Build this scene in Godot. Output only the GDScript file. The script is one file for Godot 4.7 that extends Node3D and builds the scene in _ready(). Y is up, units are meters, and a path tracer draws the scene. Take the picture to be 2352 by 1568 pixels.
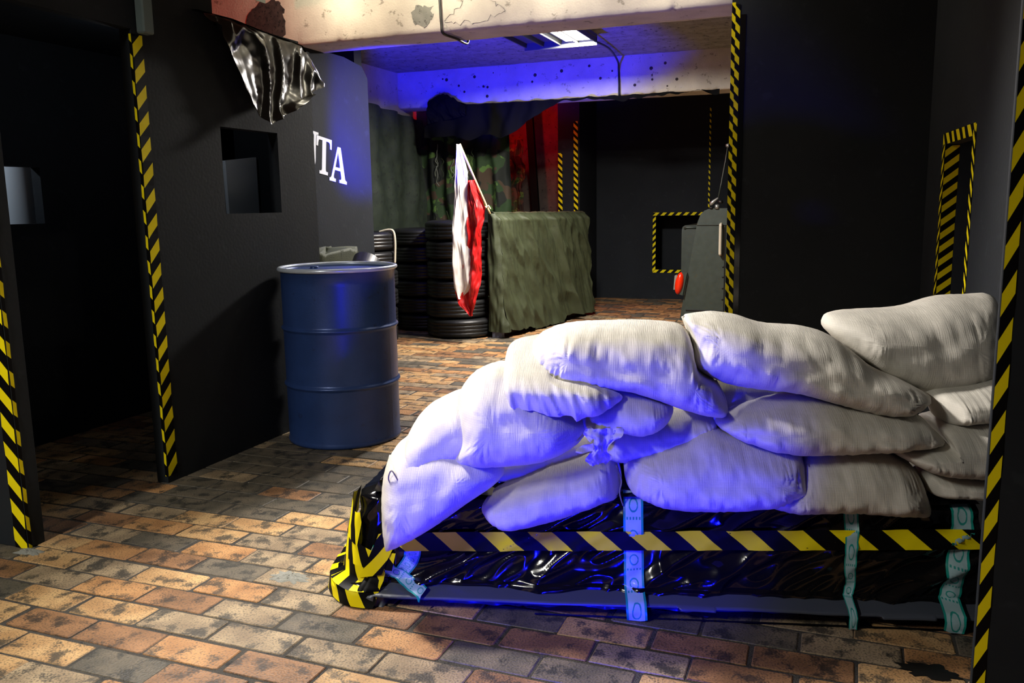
extends Node3D
# A paintball arena in a cellar: sandbags on a wrapped pallet, drum, tyres, taped black walls.
# Axes: x runs along the ceiling beams, -z into the room, y up, metres. The floor bricks lie square to them.

const BAGS := {
	"b1": [0.10, 0.13, [0.015, 0.192, -0.002, 0.273, -0.009, 0.362, 0.004, 0.430, 0.035, 0.473, 0.087, 0.495, 0.204, 0.468, 0.282, 0.448, 0.333, 0.430, 0.355, 0.400, 0.332, 0.366, 0.266, 0.325, 0.158, 0.254, 0.077, 0.210, 0.035, 0.191]],
	"b2": [0.21, 0.16, [0.021, 0.346, 0.039, 0.425, 0.053, 0.495, 0.090, 0.551, 0.146, 0.585, 0.214, 0.604, 0.295, 0.574, 0.320, 0.479, 0.251, 0.415, 0.182, 0.411, 0.106, 0.386, 0.049, 0.356]],
	"b3": [0.19, 0.17, [0.196, 0.419, 0.212, 0.483, 0.203, 0.558, 0.207, 0.612, 0.239, 0.660, 0.287, 0.687, 0.353, 0.697, 0.457, 0.661, 0.574, 0.562, 0.603, 0.522, 0.563, 0.472, 0.468, 0.432, 0.335, 0.416, 0.240, 0.415]],
	"b4b": [0.23, 0.15, [0.573, 0.532, 0.612, 0.607, 0.691, 0.631, 0.769, 0.619, 0.834, 0.592, 0.855, 0.561, 0.824, 0.522, 0.757, 0.499, 0.691, 0.509, 0.625, 0.499]],
	"b5": [0.30, 0.19, [0.418, 0.707, 0.428, 0.753, 0.467, 0.786, 0.531, 0.804, 0.638, 0.812, 0.770, 0.814, 0.875, 0.804, 0.908, 0.770, 0.918, 0.717, 0.933, 0.680, 0.982, 0.643, 1.006, 0.595, 1.012, 0.550, 0.957, 0.552, 0.878, 0.572, 0.798, 0.599, 0.718, 0.620, 0.651, 0.623, 0.570, 0.613, 0.489, 0.623, 0.442, 0.658]],
	"b6": [0.31, 0.18, [0.906, 0.692, 0.916, 0.742, 0.902, 0.796, 0.891, 0.825, 0.927, 0.833, 0.985, 0.838, 1.056, 0.828, 1.134, 0.805, 1.248, 0.796, 1.319, 0.776, 1.377, 0.737, 1.442, 0.684, 1.519, 0.650, 1.593, 0.609, 1.582, 0.593, 1.523, 0.563, 1.436, 0.561, 1.320, 0.588, 1.217, 0.614, 1.101, 0.624, 1.009, 0.639, 0.936, 0.670]],
	"b7": [0.44, 0.17, [1.333, 0.786, 1.342, 0.814, 1.394, 0.829, 1.537, 0.837, 1.601, 0.846, 1.689, 0.872, 1.777, 0.877, 1.838, 0.879, 1.870, 0.851, 1.883, 0.743, 1.877, 0.648, 1.757, 0.608, 1.641, 0.595, 1.562, 0.617, 1.488, 0.652, 1.426, 0.698, 1.360, 0.753]],
	"b8": [0.28, 0.16, [1.604, 0.596, 1.616, 0.623, 1.681, 0.637, 1.800, 0.658, 1.828, 0.614, 1.820, 0.555, 1.688, 0.538, 1.626, 0.537, 1.609, 0.562]],
	"b9": [0.24, 0.17, [0.977, 0.532, 1.040, 0.568, 1.128, 0.590, 1.240, 0.603, 1.365, 0.594, 1.488, 0.576, 1.550, 0.562, 1.591, 0.523, 1.622, 0.490, 1.597, 0.480, 1.494, 0.468, 1.371, 0.458, 1.246, 0.450, 1.158, 0.455, 1.081, 0.474, 1.016, 0.499]],
	"b10": [0.42, 0.14, [0.887, 0.574, 0.955, 0.620, 1.078, 0.621, 1.293, 0.599, 1.341, 0.557, 1.215, 0.527, 1.053, 0.504, 0.930, 0.517]],
	"b11": [0.30, 0.14, [0.624, 0.459, 0.665, 0.512, 0.799, 0.517, 0.905, 0.532, 0.997, 0.533, 0.985, 0.485, 0.920, 0.447, 0.827, 0.417, 0.719, 0.398, 0.645, 0.409]],
	"b12": [0.19, 0.16, [0.275, 0.285, 0.295, 0.315, 0.374, 0.347, 0.534, 0.400, 0.646, 0.431, 0.682, 0.412, 0.697, 0.361, 0.692, 0.313, 0.639, 0.297, 0.533, 0.259, 0.426, 0.233, 0.345, 0.231, 0.294, 0.253]],
	"b13": [0.19, 0.17, [0.710, 0.382, 0.717, 0.426, 0.794, 0.452, 0.871, 0.482, 0.946, 0.515, 1.022, 0.495, 1.123, 0.476, 1.210, 0.459, 1.235, 0.409, 1.250, 0.353, 1.225, 0.337, 1.128, 0.310, 0.989, 0.297, 0.835, 0.300, 0.744, 0.326, 0.718, 0.350]],
	"b14": [0.21, 0.17, [1.109, 0.310, 1.205, 0.373, 1.240, 0.447, 1.326, 0.468, 1.424, 0.474, 1.498, 0.441, 1.549, 0.402, 1.573, 0.341, 1.578, 0.284, 1.495, 0.285, 1.371, 0.293, 1.246, 0.290, 1.158, 0.290]],
	"b15": [0.22, 0.17, [1.470, 0.464, 1.548, 0.482, 1.614, 0.492, 1.607, 0.538, 1.664, 0.553, 1.781, 0.570, 1.804, 0.519, 1.803, 0.393, 1.674, 0.397, 1.576, 0.409, 1.514, 0.434]],
	"b16": [0.22, 0.15, [1.562, 0.401, 1.589, 0.407, 1.673, 0.403, 1.800, 0.395, 1.810, 0.363, 1.786, 0.336, 1.654, 0.337, 1.578, 0.343]],
	"b17": [0.33, 0.13, [0.230, 0.357, 0.359, 0.395, 0.569, 0.449, 0.692, 0.451, 0.720, 0.388, 0.651, 0.350, 0.456, 0.310, 0.314, 0.270, 0.243, 0.298]],
	"b18": [0.58, 0.14, [0.559, 0.442, 0.664, 0.536, 0.900, 0.569, 1.188, 0.571, 1.247, 0.512, 1.193, 0.413, 0.962, 0.371, 0.665, 0.366]],
	"flap": [0.02, 0.00, [0.347, 0.727, 0.363, 0.751, 0.412, 0.763, 0.466, 0.761, 0.498, 0.682, 0.557, 0.675, 0.617, 0.662, 0.671, 0.644, 0.703, 0.620, 0.659, 0.594, 0.629, 0.584, 0.599, 0.581, 0.574, 0.570, 0.556, 0.586, 0.507, 0.581, 0.458, 0.596, 0.394, 0.601, 0.373, 0.627, 0.356, 0.671]],
}
const PALLET_AT := Vector3(-1.206, 0, -2.063)
const PALLET_TURN := 14.1

var M := {}
var used := {}
var rng := RandomNumberGenerator.new()


func _ready():
	rng.seed = 7
	# ---- camera
	var cam := Camera3D.new()
	cam.name = "camera"
	cam.position = Vector3(0, 1.18, 0)
	cam.rotation_degrees = Vector3(-9.2, 20.8, -0.93)
	cam.fov = 2.0 * rad_to_deg(atan(784.0 / 1950.0))
	cam.near = 0.05
	cam.far = 60.0
	add_child(cam)
	cam.current = true
	# ---- environment: a closed cellar, no sky
	var env := Environment.new()
	env.background_mode = Environment.BG_COLOR
	env.background_color = Color(0, 0, 0)
	env.tonemap_mode = Environment.TONE_MAPPER_LINEAR
	env.tonemap_exposure = 1.0
	env.sdfgi_enabled = true
	env.ssao_enabled = true
	env.ssil_enabled = true
	var we := WorldEnvironment.new()
	we.name = "environment"
	we.environment = env
	add_child(we)
	# ---- lamps of the place (fixtures are built with them)
	make_materials()
	ceiling_light("ceiling_light", Vector3(-1.93, 2.42, -6.34), 0.0, Vector2(0.26, 0.6), 22.0, Color(1.0, 0.97, 0.93), "glaring white ceiling light in a grooved housing between the beams")
	ceiling_light("ceiling_light", Vector3(-2.35, 2.46, 0.3), 0.0, Vector2(0.16, 1.2), 11.5, Color(1.0, 0.985, 0.94), "long white ceiling light over the entrance")
	floodlight(Vector3(-2.45, 2.33, -2.7), Vector3(-0.65, 0.42, -2.2), 42.0, 12.5)
	tube_light(Vector3(-1.8, 2.46, -4.28), 2.6, 0.17, Color(1.0, 0.96, 0.86))
	blue_par_light(Vector3(-0.35, 0.0, -0.75), Vector3(-0.87, 0.47, -3.18), 25.0, 4.8, "small black stage spotlight with a blue lens on the floor before the sandbags")
	blue_par_light(Vector3(-2.62, 0.68, -4.42), Vector3(-2.8, 2.5, -6.15), 32.0, 30.0, "small black stage spotlight with a blue lens on a box behind the drum")
	red_lamp("red_lamp", Vector3(-3.3, 2.32, -3.6), 0.22, "red bulb lamp above the black left wall")
	red_lamp("red_lamp", Vector3(-3.6, 2.36, -9.5), 0.7, "red bulb lamp in the back corner behind the netting")
	red_lamp("red_lamp", Vector3(1.3, 1.75, -3.9), 0.05, "red bulb lamp behind the slit window")
	side_room_lamp()
	# ---- structure, then things
	build_shell()
	build_floor()
	build_left_walls()
	build_right_walls()
	build_back()
	build_pallet()
	build_bags()
	build_drum()
	build_tyres()
	build_barricade()
	build_flag()
	build_vehicle()
	build_small()


# ------------------------------------------------------------------ bookkeeping
func numbered(called: String) -> String:
	if not used.has(called):
		used[called] = 0
		return called
	used[called] += 1
	return "%s_%03d" % [called, used[called]]


func tag(o: Node, label := "", category := "", group := "", kind := ""):
	if label:
		o.set_meta("label", label)
	if category:
		o.set_meta("category", category)
	if group:
		o.set_meta("group", group)
	if kind:
		o.set_meta("kind", kind)


func base(called: String, at: Vector3, turn := 0.0) -> Node3D:
	var o := Node3D.new()
	o.name = numbered(called)
	add_child(o)
	o.position = at
	o.rotation.y = turn
	return o


func put(mesh: Mesh, called: String, m: Material, parent: Node3D, at := Vector3.ZERO) -> MeshInstance3D:
	var o := MeshInstance3D.new()
	o.mesh = mesh
	o.name = called if parent != self else numbered(called)
	o.material_override = m
	o.position = at
	parent.add_child(o, true)
	return o


# ------------------------------------------------------------------ shapes
func new_st() -> SurfaceTool:
	var st := SurfaceTool.new()
	st.begin(Mesh.PRIMITIVE_TRIANGLES)
	return st


func done(st: SurfaceTool) -> ArrayMesh:
	st.generate_normals()
	return st.commit()


# a flat polygon (fan) whose front looks along out
func poly(st: SurfaceTool, p: Array, out: Vector3, uv := []):
	var n: Vector3 = (p[0] - p[2]).cross(p[0] - p[1])
	var order := range(p.size())
	if n.dot(out) < 0:
		order.reverse()
	for k in range(1, p.size() - 1):
		for j in [0, k, k + 1]:
			var i: int = order[j]
			st.set_smooth_group(-1)
			if uv.size():
				st.set_uv(uv[i])
			st.add_vertex(p[i])


func box_into(st: SurfaceTool, c: Vector3, size: Vector3, b := 0.0, bs := Basis()):
	var h := size * 0.5
	b = min(b, min(h.x, min(h.y, h.z)) * 0.9)
	if b <= 0.0:
		for ax in 3:
			for s in [-1.0, 1.0]:
				var q := []
				for uv in [[-1, -1], [1, -1], [1, 1], [-1, 1]]:
					var v := Vector3.ZERO
					v[ax] = s * h[ax]
					v[(ax + 1) % 3] = uv[0] * h[(ax + 1) % 3]
					v[(ax + 2) % 3] = uv[1] * h[(ax + 2) % 3]
					q.append(c + bs * v)
				var o := Vector3.ZERO
				o[ax] = s
				poly(st, q, bs * o)
		return
	var corner := func(sx: float, sy: float, sz: float, ax: int) -> Vector3:
		var s := Vector3(sx, sy, sz)
		var v := Vector3.ZERO
		for k in 3:
			v[k] = s[k] * (h[k] if k == ax else h[k] - b)
		return c + bs * v
	for ax in 3:
		for s in [-1.0, 1.0]:
			var q := []
			for uv in [[-1, -1], [1, -1], [1, 1], [-1, 1]]:
				var sg := Vector3.ZERO
				sg[ax] = s
				sg[(ax + 1) % 3] = uv[0]
				sg[(ax + 2) % 3] = uv[1]
				q.append(corner.call(sg.x, sg.y, sg.z, ax))
			var o := Vector3.ZERO
			o[ax] = s
			poly(st, q, bs * o)
	for ax in 3:      # edges along ax
		var u := (ax + 1) % 3
		var w := (ax + 2) % 3
		for a in [-1.0, 1.0]:
			for d in [-1.0, 1.0]:
				var s1 := Vector3.ZERO
				s1[ax] = -1
				s1[u] = a
				s1[w] = d
				var s2 := s1
				s2[ax] = 1
				var o := Vector3.ZERO
				o[u] = a
				o[w] = d
				poly(st, [corner.call(s1.x, s1.y, s1.z, u), corner.call(s2.x, s2.y, s2.z, u), corner.call(s2.x, s2.y, s2.z, w), corner.call(s1.x, s1.y, s1.z, w)], bs * o)
	for sx in [-1.0, 1.0]:
		for sy in [-1.0, 1.0]:
			for sz in [-1.0, 1.0]:
				poly(st, [corner.call(sx, sy, sz, 0), corner.call(sx, sy, sz, 1), corner.call(sx, sy, sz, 2)], bs * Vector3(sx, sy, sz))


func box_mesh(c: Vector3, size: Vector3, b := 0.0, bs := Basis()) -> ArrayMesh:
	var st := new_st()
	box_into(st, c, size, b, bs)
	return done(st)


# box between two corners
func slab(lo: Vector3, hi: Vector3, b := 0.0) -> ArrayMesh:
	return box_mesh((lo + hi) * 0.5, hi - lo, b)


func grid_into(st: SurfaceTool, nu: int, nv: int, f: Callable, flip := false, uvs := Vector2.ONE, first := 0) -> int:
	for j in nv + 1:
		for i in nu + 1:
			var u := float(i) / nu
			var v := float(j) / nv
			st.set_smooth_group(0)
			st.set_uv(Vector2(u, v) * uvs)
			st.add_vertex(f.call(u, v))
	for j in nv:
		for i in nu:
			var a := first + j * (nu + 1) + i
			var q := [a, a + 1, a + nu + 2, a + nu + 1]
			if flip:
				q.reverse()
			for k in [0, 1, 2, 0, 2, 3]:
				st.add_index(q[k])
	return first + (nu + 1) * (nv + 1)


func grid(nu: int, nv: int, f: Callable, flip := false, uvs := Vector2.ONE) -> ArrayMesh:
	var st := new_st()
	grid_into(st, nu, nv, f, flip, uvs)
	return done(st)


# a sheet with thickness: f(u, v, side) with side 0 the face, 1 the back
func sheet(nu: int, nv: int, f: Callable, thick: Vector3, flip := false, uvs := Vector2.ONE) -> ArrayMesh:
	var st := new_st()
	var n := grid_into(st, nu, nv, f, flip, uvs)
	n = grid_into(st, nu, nv, func(u: float, v: float): return f.call(u, v) + thick, not flip, uvs, n)
	return done(st)


func tube_into(st: SurfaceTool, p: Array, r, sides := 8, first := 0) -> int:
	var n := p.size()
	var side := Vector3.UP
	for i in n:
		var t: Vector3 = (p[min(i + 1, n - 1)] - p[max(i - 1, 0)]).normalized()
		if i == 0:
			side = t.cross(Vector3(0.31, 0.87, 0.38)).normalized()
		side = (side - t * side.dot(t)).normalized()
		var up := t.cross(side)
		var rr: float = r[i] if r is Array else r
		for k in sides:
			var a := TAU * k / sides
			st.set_smooth_group(0)
			st.set_uv(Vector2(float(k) / sides, float(i) / n))
			st.add_vertex(p[i] + (side * cos(a) + up * sin(a)) * rr)
	for i in n - 1:
		for k in sides:
			var a := first + i * sides + k
			var b := first + i * sides + (k + 1) % sides
			for q in [a, b, b + sides, a, b + sides, a + sides]:
				st.add_index(q)
	for e in [0, n - 1]:
		st.set_uv(Vector2.ZERO)
		st.add_vertex(p[e])
		var c: int = first + n * sides + (0 if e == 0 else 1)
		for k in sides:
			var a: int = first + e * sides + k
			var b: int = first + e * sides + (k + 1) % sides
			for q in ([c, b, a] if e == 0 else [c, a, b]):
				st.add_index(q)
	return first + n * sides + 2


func tube(p: Array, r, sides := 8) -> ArrayMesh:
	var st := new_st()
	tube_into(st, p, r, sides)
	return done(st)


# profile of Vector2(radius, height) turned about y
func lathe(prof: Array, sides := 64) -> ArrayMesh:
	return grid(sides, prof.size() - 1, func(u: float, v: float):
		var k: Vector2 = prof[int(round(v * (prof.size() - 1)))]
		return Vector3(cos(u * TAU) * k.x, k.y, sin(u * TAU) * k.x), false, Vector2(1, 1))


func smooth_open(p: Array, per := 6) -> Array:
	var out := []
	for i in p.size() - 1:
		for k in per:
			out.append(p[i].cubic_interpolate(p[i + 1], p[max(i - 1, 0)], p[min(i + 2, p.size() - 1)], float(k) / per))
	out.append(p[-1])
	return out


# a solid of a flat outline (x, y) pushed d deep along -z
func prism(p: Array, d: float) -> ArrayMesh:
	var st := new_st()
	var pv := PackedVector2Array()
	for q in p:
		pv.append(q)
	var tri := Geometry2D.triangulate_polygon(pv)
	for k in range(0, tri.size(), 3):
		var t := []
		var t2 := []
		for j in 3:
			var q: Vector2 = pv[tri[k + j]]
			t.append(Vector3(q.x, q.y, 0))
			t2.append(Vector3(q.x, q.y, -d))
		poly(st, t, Vector3.BACK)
		poly(st, t2, Vector3.FORWARD)
	var ccw := not Geometry2D.is_polygon_clockwise(pv)
	for i in p.size():
		var a: Vector2 = p[i]
		var b: Vector2 = p[(i + 1) % p.size()]
		var o := Vector3(b.y - a.y, a.x - b.x, 0) * (1.0 if ccw else -1.0)
		poly(st, [Vector3(a.x, a.y, 0), Vector3(b.x, b.y, 0), Vector3(b.x, b.y, -d), Vector3(a.x, a.y, -d)], o)
	return done(st)


# a length of striped tape laid 2 mm proud of a surface: from a to b, across is the width vector, out the way it faces
func tape(parent: Node3D, a: Vector3, b: Vector3, across: Vector3, out: Vector3, period: float, shift := 1.0, start := 0.0) -> MeshInstance3D:
	var st := new_st()
	var o := out.normalized() * 0.0022
	var l := a.distance_to(b) / period
	var s := across.length() / period * shift
	var n := int(clamp(a.distance_to(b) / 0.05, 1, 60))
	for k in n:
		var f0 := float(k) / n
		var f1 := float(k + 1) / n
		var w0 := o + out.normalized() * 0.0012 * sin(k * 1.7)
		var w1 := o + out.normalized() * 0.0012 * sin((k + 1) * 1.7)
		var p0 := a.lerp(b, f0)
		var p1 := a.lerp(b, f1)
		poly(st, [p0 + w0, p1 + w1, p1 + across + w1, p0 + across + w0], out,
			[Vector2(start + l * f0, 0), Vector2(start + l * f1, 0), Vector2(start + l * f1 + s, 1), Vector2(start + l * f0 + s, 1)])
	return put(done(st), "hazard_tape", M.tape, parent)


# ------------------------------------------------------------------ materials
func noise(freq: float, sd: int, oct := 4, kind := FastNoiseLite.TYPE_SIMPLEX_SMOOTH) -> FastNoiseLite:
	var n := FastNoiseLite.new()
	n.seed = sd
	n.noise_type = kind
	n.frequency = freq
	n.fractal_octaves = oct
	n.fractal_type = FastNoiseLite.FRACTAL_FBM if oct > 1 else FastNoiseLite.FRACTAL_NONE
	return n


func noise_img(size: int, freq: float, sd: int, oct := 4) -> Image:
	return noise(freq, sd, oct).get_seamless_image(size, size, false, false, 0.15)


func tex(im: Image) -> ImageTexture:
	im.generate_mipmaps()
	return ImageTexture.create_from_image(im)


func plain(col: Color, rough := 0.7, metal := 0.0, spec := 0.5) -> StandardMaterial3D:
	var m := StandardMaterial3D.new()
	m.albedo_color = col
	m.roughness = rough
	m.metallic = metal
	m.metallic_specular = spec
	return m


# mottled material: colours a to b by noise, spots of c where a second noise is high
func mottled(a: Color, b: Color, c: Color, cut: float, span: float, sd: int, rough := 0.7, bump := 0.0, f1 := 0.012, f2 := 0.03, spec := 0.5) -> StandardMaterial3D:
	var size := 384
	var n1 := noise_img(size, f1, sd)
	var n2 := noise_img(size, f2, sd + 50)
	var n3 := noise_img(size, 0.25, sd + 90, 2)
	var im := Image.create(size, size, false, Image.FORMAT_RGB8)
	for y in size:
		for x in size:
			var g := n3.get_pixel(x, y).r
			var k := clampf(n1.get_pixel(x, y).r * 1.5 - 0.25 + (g - 0.5) * 0.35, 0, 1)
			var col := a.lerp(b, k)
			col = col.lerp(c, smoothstep(cut, cut + 0.12, n2.get_pixel(x, y).r + (g - 0.5) * 0.25))
			im.set_pixel(x, y, col)
	var m := plain(Color.WHITE, rough, 0, spec)
	m.albedo_texture = tex(im)
	m.uv1_triplanar = true
	m.uv1_world_triplanar = true
	m.uv1_scale = Vector3.ONE / span
	if bump > 0.0:
		var nm: Image = n3.duplicate()
		nm.convert(Image.FORMAT_RGBA8)
		nm.bump_map_to_normal_map(bump)
		m.normal_enabled = true
		m.normal_texture = tex(nm)
	return m


# fired clay: broad tone change, fine dark speckle, a few soft soot stains
func clay_material(a: Color, b: Color, c: Color, sd: int) -> StandardMaterial3D:
	var size := 512
	var n1 := noise_img(size, 0.008, sd, 3)
	var n2 := noise_img(size, 0.014, sd + 50, 5)
	var n3 := noise_img(size, 0.16, sd + 90, 3)
	var im := Image.create(size, size, false, Image.FORMAT_RGB8)
	for y in size:
		for x in size:
			var g := n3.get_pixel(x, y).r
			var col := a.lerp(b, clampf(n1.get_pixel(x, y).r * 1.6 - 0.3, 0, 1))
			col = col.lerp(c, 0.5 * smoothstep(0.5, 0.85, g))
			col = col.lerp(c, 0.8 * smoothstep(0.50, 0.84, n2.get_pixel(x, y).r + (g - 0.5) * 0.35))
			im.set_pixel(x, y, col)
	var m := plain(Color.WHITE, 0.52, 0, 0.4)
	m.albedo_texture = tex(im)
	m.uv1_triplanar = true
	m.uv1_world_triplanar = true
	m.uv1_scale = Vector3.ONE / 0.71
	var nm: Image = n3.duplicate()
	nm.convert(Image.FORMAT_RGBA8)
	nm.bump_map_to_normal_map(0.8)
	m.normal_enabled = true
	m.normal_texture = tex(nm)
	return m


func make_materials():
	# hazard stripes
	var im := Image.create(128, 128, false, Image.FORMAT_RGB8)
	for y in 128:
		for x in 128:
			im.set_pixel(x, y, Color(0.93, 0.86, 0.07) if x < 64 else Color(0.035, 0.035, 0.04))
	M.tape = plain(Color.WHITE, 0.5, 0.0, 0.22)
	M.tape.albedo_texture = tex(im)
	# thin translucent packing tape, teal edges with pale print
	im = Image.create(64, 256, false, Image.FORMAT_RGB8)
	for y in 256:
		for x in 64:
			var col := Color(0.60, 0.72, 0.74)
			var edge: float = min(x, 63 - x) / 32.0
			if edge < 0.2:
				col = Color(0.08, 0.55, 0.5)
			var yy := y % 86
			var cx := (x - 32) / 15.0
			var cy := (yy - 40) / 20.0
			var rr := cx * cx + cy * cy
			if (rr < 1.0 and rr > 0.55) or (yy > 70 and yy < 78 and (x / 5) % 2 == 0):
				col = Color(0.15, 0.55, 0.52)
			im.set_pixel(x, y, col)
	M.pack = plain(Color.WHITE, 0.28)
	M.pack.albedo_texture = tex(im)
	# bricks: five tones of clay and soot
	var clay := [
		[Color(0.76, 0.62, 0.43), Color(0.65, 0.50, 0.33), Color(0.22, 0.20, 0.17)],
		[Color(0.72, 0.54, 0.35), Color(0.60, 0.43, 0.27), Color(0.21, 0.18, 0.15)],
		[Color(0.64, 0.56, 0.44), Color(0.50, 0.43, 0.34), Color(0.19, 0.18, 0.16)],
		[Color(0.42, 0.38, 0.32), Color(0.31, 0.29, 0.25), Color(0.15, 0.15, 0.14)],
		[Color(0.60, 0.44, 0.30), Color(0.47, 0.34, 0.23), Color(0.18, 0.15, 0.13)],
	]
	M.brick = []
	for k in clay.size():
		M.brick.append(clay_material(clay[k][0], clay[k][1], clay[k][2], 20 + k))
	M.mortar = mottled(Color(0.19, 0.18, 0.165), Color(0.24, 0.225, 0.2), Color(0.1, 0.1, 0.1), 0.7, 0.6, 31, 0.9, 2.0)
	M.black = mottled(Color(0.125, 0.138, 0.155), Color(0.138, 0.152, 0.168), Color(0.155, 0.17, 0.185), 0.76, 1.9, 41, 0.7, 0.12, 0.01, 0.05, 0.25)
	M.white_paint = mottled(Color(0.80, 0.77, 0.71), Color(0.73, 0.70, 0.65), Color(0.56, 0.53, 0.48), 0.78, 1.3, 43, 0.75, 0.4, 0.012, 0.03)
	M.concrete = mottled(Color(0.56, 0.55, 0.51), Color(0.48, 0.47, 0.43), Color(0.3, 0.29, 0.26), 0.7, 0.8, 45, 0.9, 2.0)
	M.plaster = mottled(Color(0.52, 0.52, 0.49), Color(0.46, 0.46, 0.43), Color(0.34, 0.33, 0.31), 0.72, 0.4, 46, 0.9, 2.0)
	M.soot = mottled(Color(0.20, 0.17, 0.17), Color(0.28, 0.24, 0.23), Color(0.12, 0.11, 0.11), 0.65, 0.3, 47, 0.9, 2.0)
	M.dim_ceiling = M.concrete
	# woven sack cloth
	im = Image.create(512, 512, false, Image.FORMAT_RGB8)
	var hm := Image.create(512, 512, false, Image.FORMAT_RGBA8)
	var n1 := noise_img(512, 0.01, 61)
	var n2 := noise_img(512, 0.2, 62, 2)
	var streak := noise(0.5, 63, 2)
	for y in 512:
		for x in 512:
			var weave := 0.5 + 0.25 * sin(x * TAU / 8.0) + 0.25 * sin(y * TAU / 8.0)
			var sx := streak.get_noise_2d(x * 0.5, y * 0.02) * 0.5 + 0.5
			var k := 0.93 - 0.10 * n1.get_pixel(x, y).r - 0.05 * n2.get_pixel(x, y).r - 0.04 * weave
			im.set_pixel(x, y, Color(0.93 * k, 0.91 * k, 0.86 * k))
			var hgt := 0.14 * weave + 0.86 * sx
			hm.set_pixel(x, y, Color(hgt, hgt, hgt))
	hm.bump_map_to_normal_map(2.2)
	M.sack = plain(Color.WHITE, 0.68)
	M.sack.albedo_texture = tex(im)
	M.sack.normal_enabled = true
	M.sack.normal_texture = tex(hm)
	M.sack.normal_scale = 0.55
	M.sack.uv1_triplanar = true
	M.sack.uv1_scale = Vector3.ONE * 2.6
	M.string = plain(Color(0.50, 0.47, 0.40), 0.9)
	M.white_string = plain(Color(0.78, 0.75, 0.66), 0.9)
	# plastics
	M.film = plain(Color(0.045, 0.045, 0.05), 0.13)
	M.skirt = plain(Color(0.27, 0.29, 0.33), 0.36)
	M.drape = plain(Color(0.06, 0.06, 0.065), 0.27)
	M.dark_cloth = plain(Color(0.05, 0.05, 0.05), 0.9, 0.0, 0.2)
	# drum
	M.drum = mottled(Color(0.19, 0.29, 0.52), Color(0.17, 0.26, 0.47), Color(0.15, 0.2, 0.36), 0.8, 0.9, 71, 0.34, 0.15)
	M.drum.metallic = 0.25
	M.rim = plain(Color(0.80, 0.84, 0.90), 0.28, 0.35)
	M.rubber = mottled(Color(0.075, 0.077, 0.08), Color(0.09, 0.092, 0.095), Color(0.12, 0.12, 0.12), 0.75, 0.5, 73, 0.42, 0.3)
	M.olive = mottled(Color(0.215, 0.24, 0.14), Color(0.185, 0.21, 0.12), Color(0.15, 0.165, 0.1), 0.72, 0.7, 75, 0.7, 0.6)
	M.olive_dark = mottled(Color(0.19, 0.23, 0.17), Color(0.14, 0.18, 0.14), Color(0.1, 0.12, 0.1), 0.68, 0.7, 76, 0.7, 0.6)
	M.army_paint = mottled(Color(0.20, 0.235, 0.21), Color(0.17, 0.205, 0.18), Color(0.22, 0.22, 0.16), 0.72, 0.5, 77, 0.42, 0.3)
	M.flag_white = plain(Color(0.88, 0.85, 0.82), 0.75)
	M.flag_red = plain(Color(0.72, 0.03, 0.04), 0.5)
	M.stick = plain(Color(0.72, 0.62, 0.45), 0.6)
	M.steel = plain(Color(0.62, 0.62, 0.6), 0.4, 0.7)
	M.black_plastic = plain(Color(0.05, 0.05, 0.052), 0.45)
	M.orange = plain(Color(0.85, 0.16, 0.03), 0.25)
	M.letter = plain(Color(0.86, 0.88, 0.9), 0.7)
	M.wood = plain(Color(0.36, 0.27, 0.17), 0.75)
	M.board_grey = plain(Color(0.76, 0.79, 0.82), 0.7)
	M.red_wall = mottled(Color(0.36, 0.32, 0.29), Color(0.30, 0.27, 0.25), Color(0.2, 0.18, 0.17), 0.7, 0.8, 79, 0.85, 1.0)
	M.housing = plain(Color(0.30, 0.31, 0.29), 0.5, 0.3)
	# camouflage print
	im = Image.create(512, 512, false, Image.FORMAT_RGB8)
	var c1 := noise_img(512, 0.012, 81, 3)
	var c2 := noise_img(512, 0.014, 82, 3)
	var c3 := noise_img(512, 0.02, 83, 4)
	for y in 512:
		for x in 512:
			var col := Color(0.145, 0.235, 0.10)
			if c1.get_pixel(x, y).r > 0.55:
				col = Color(0.075, 0.10, 0.065)
			elif c2.get_pixel(x, y).r > 0.60:
				col = Color(0.26, 0.20, 0.13)
			elif c3.get_pixel(x, y).r > 0.64:
				col = Color(0.30, 0.42, 0.17)
			im.set_pixel(x, y, col)
	M.camo = plain(Color.WHITE, 0.8)
	M.camo.albedo_texture = tex(im)


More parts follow.
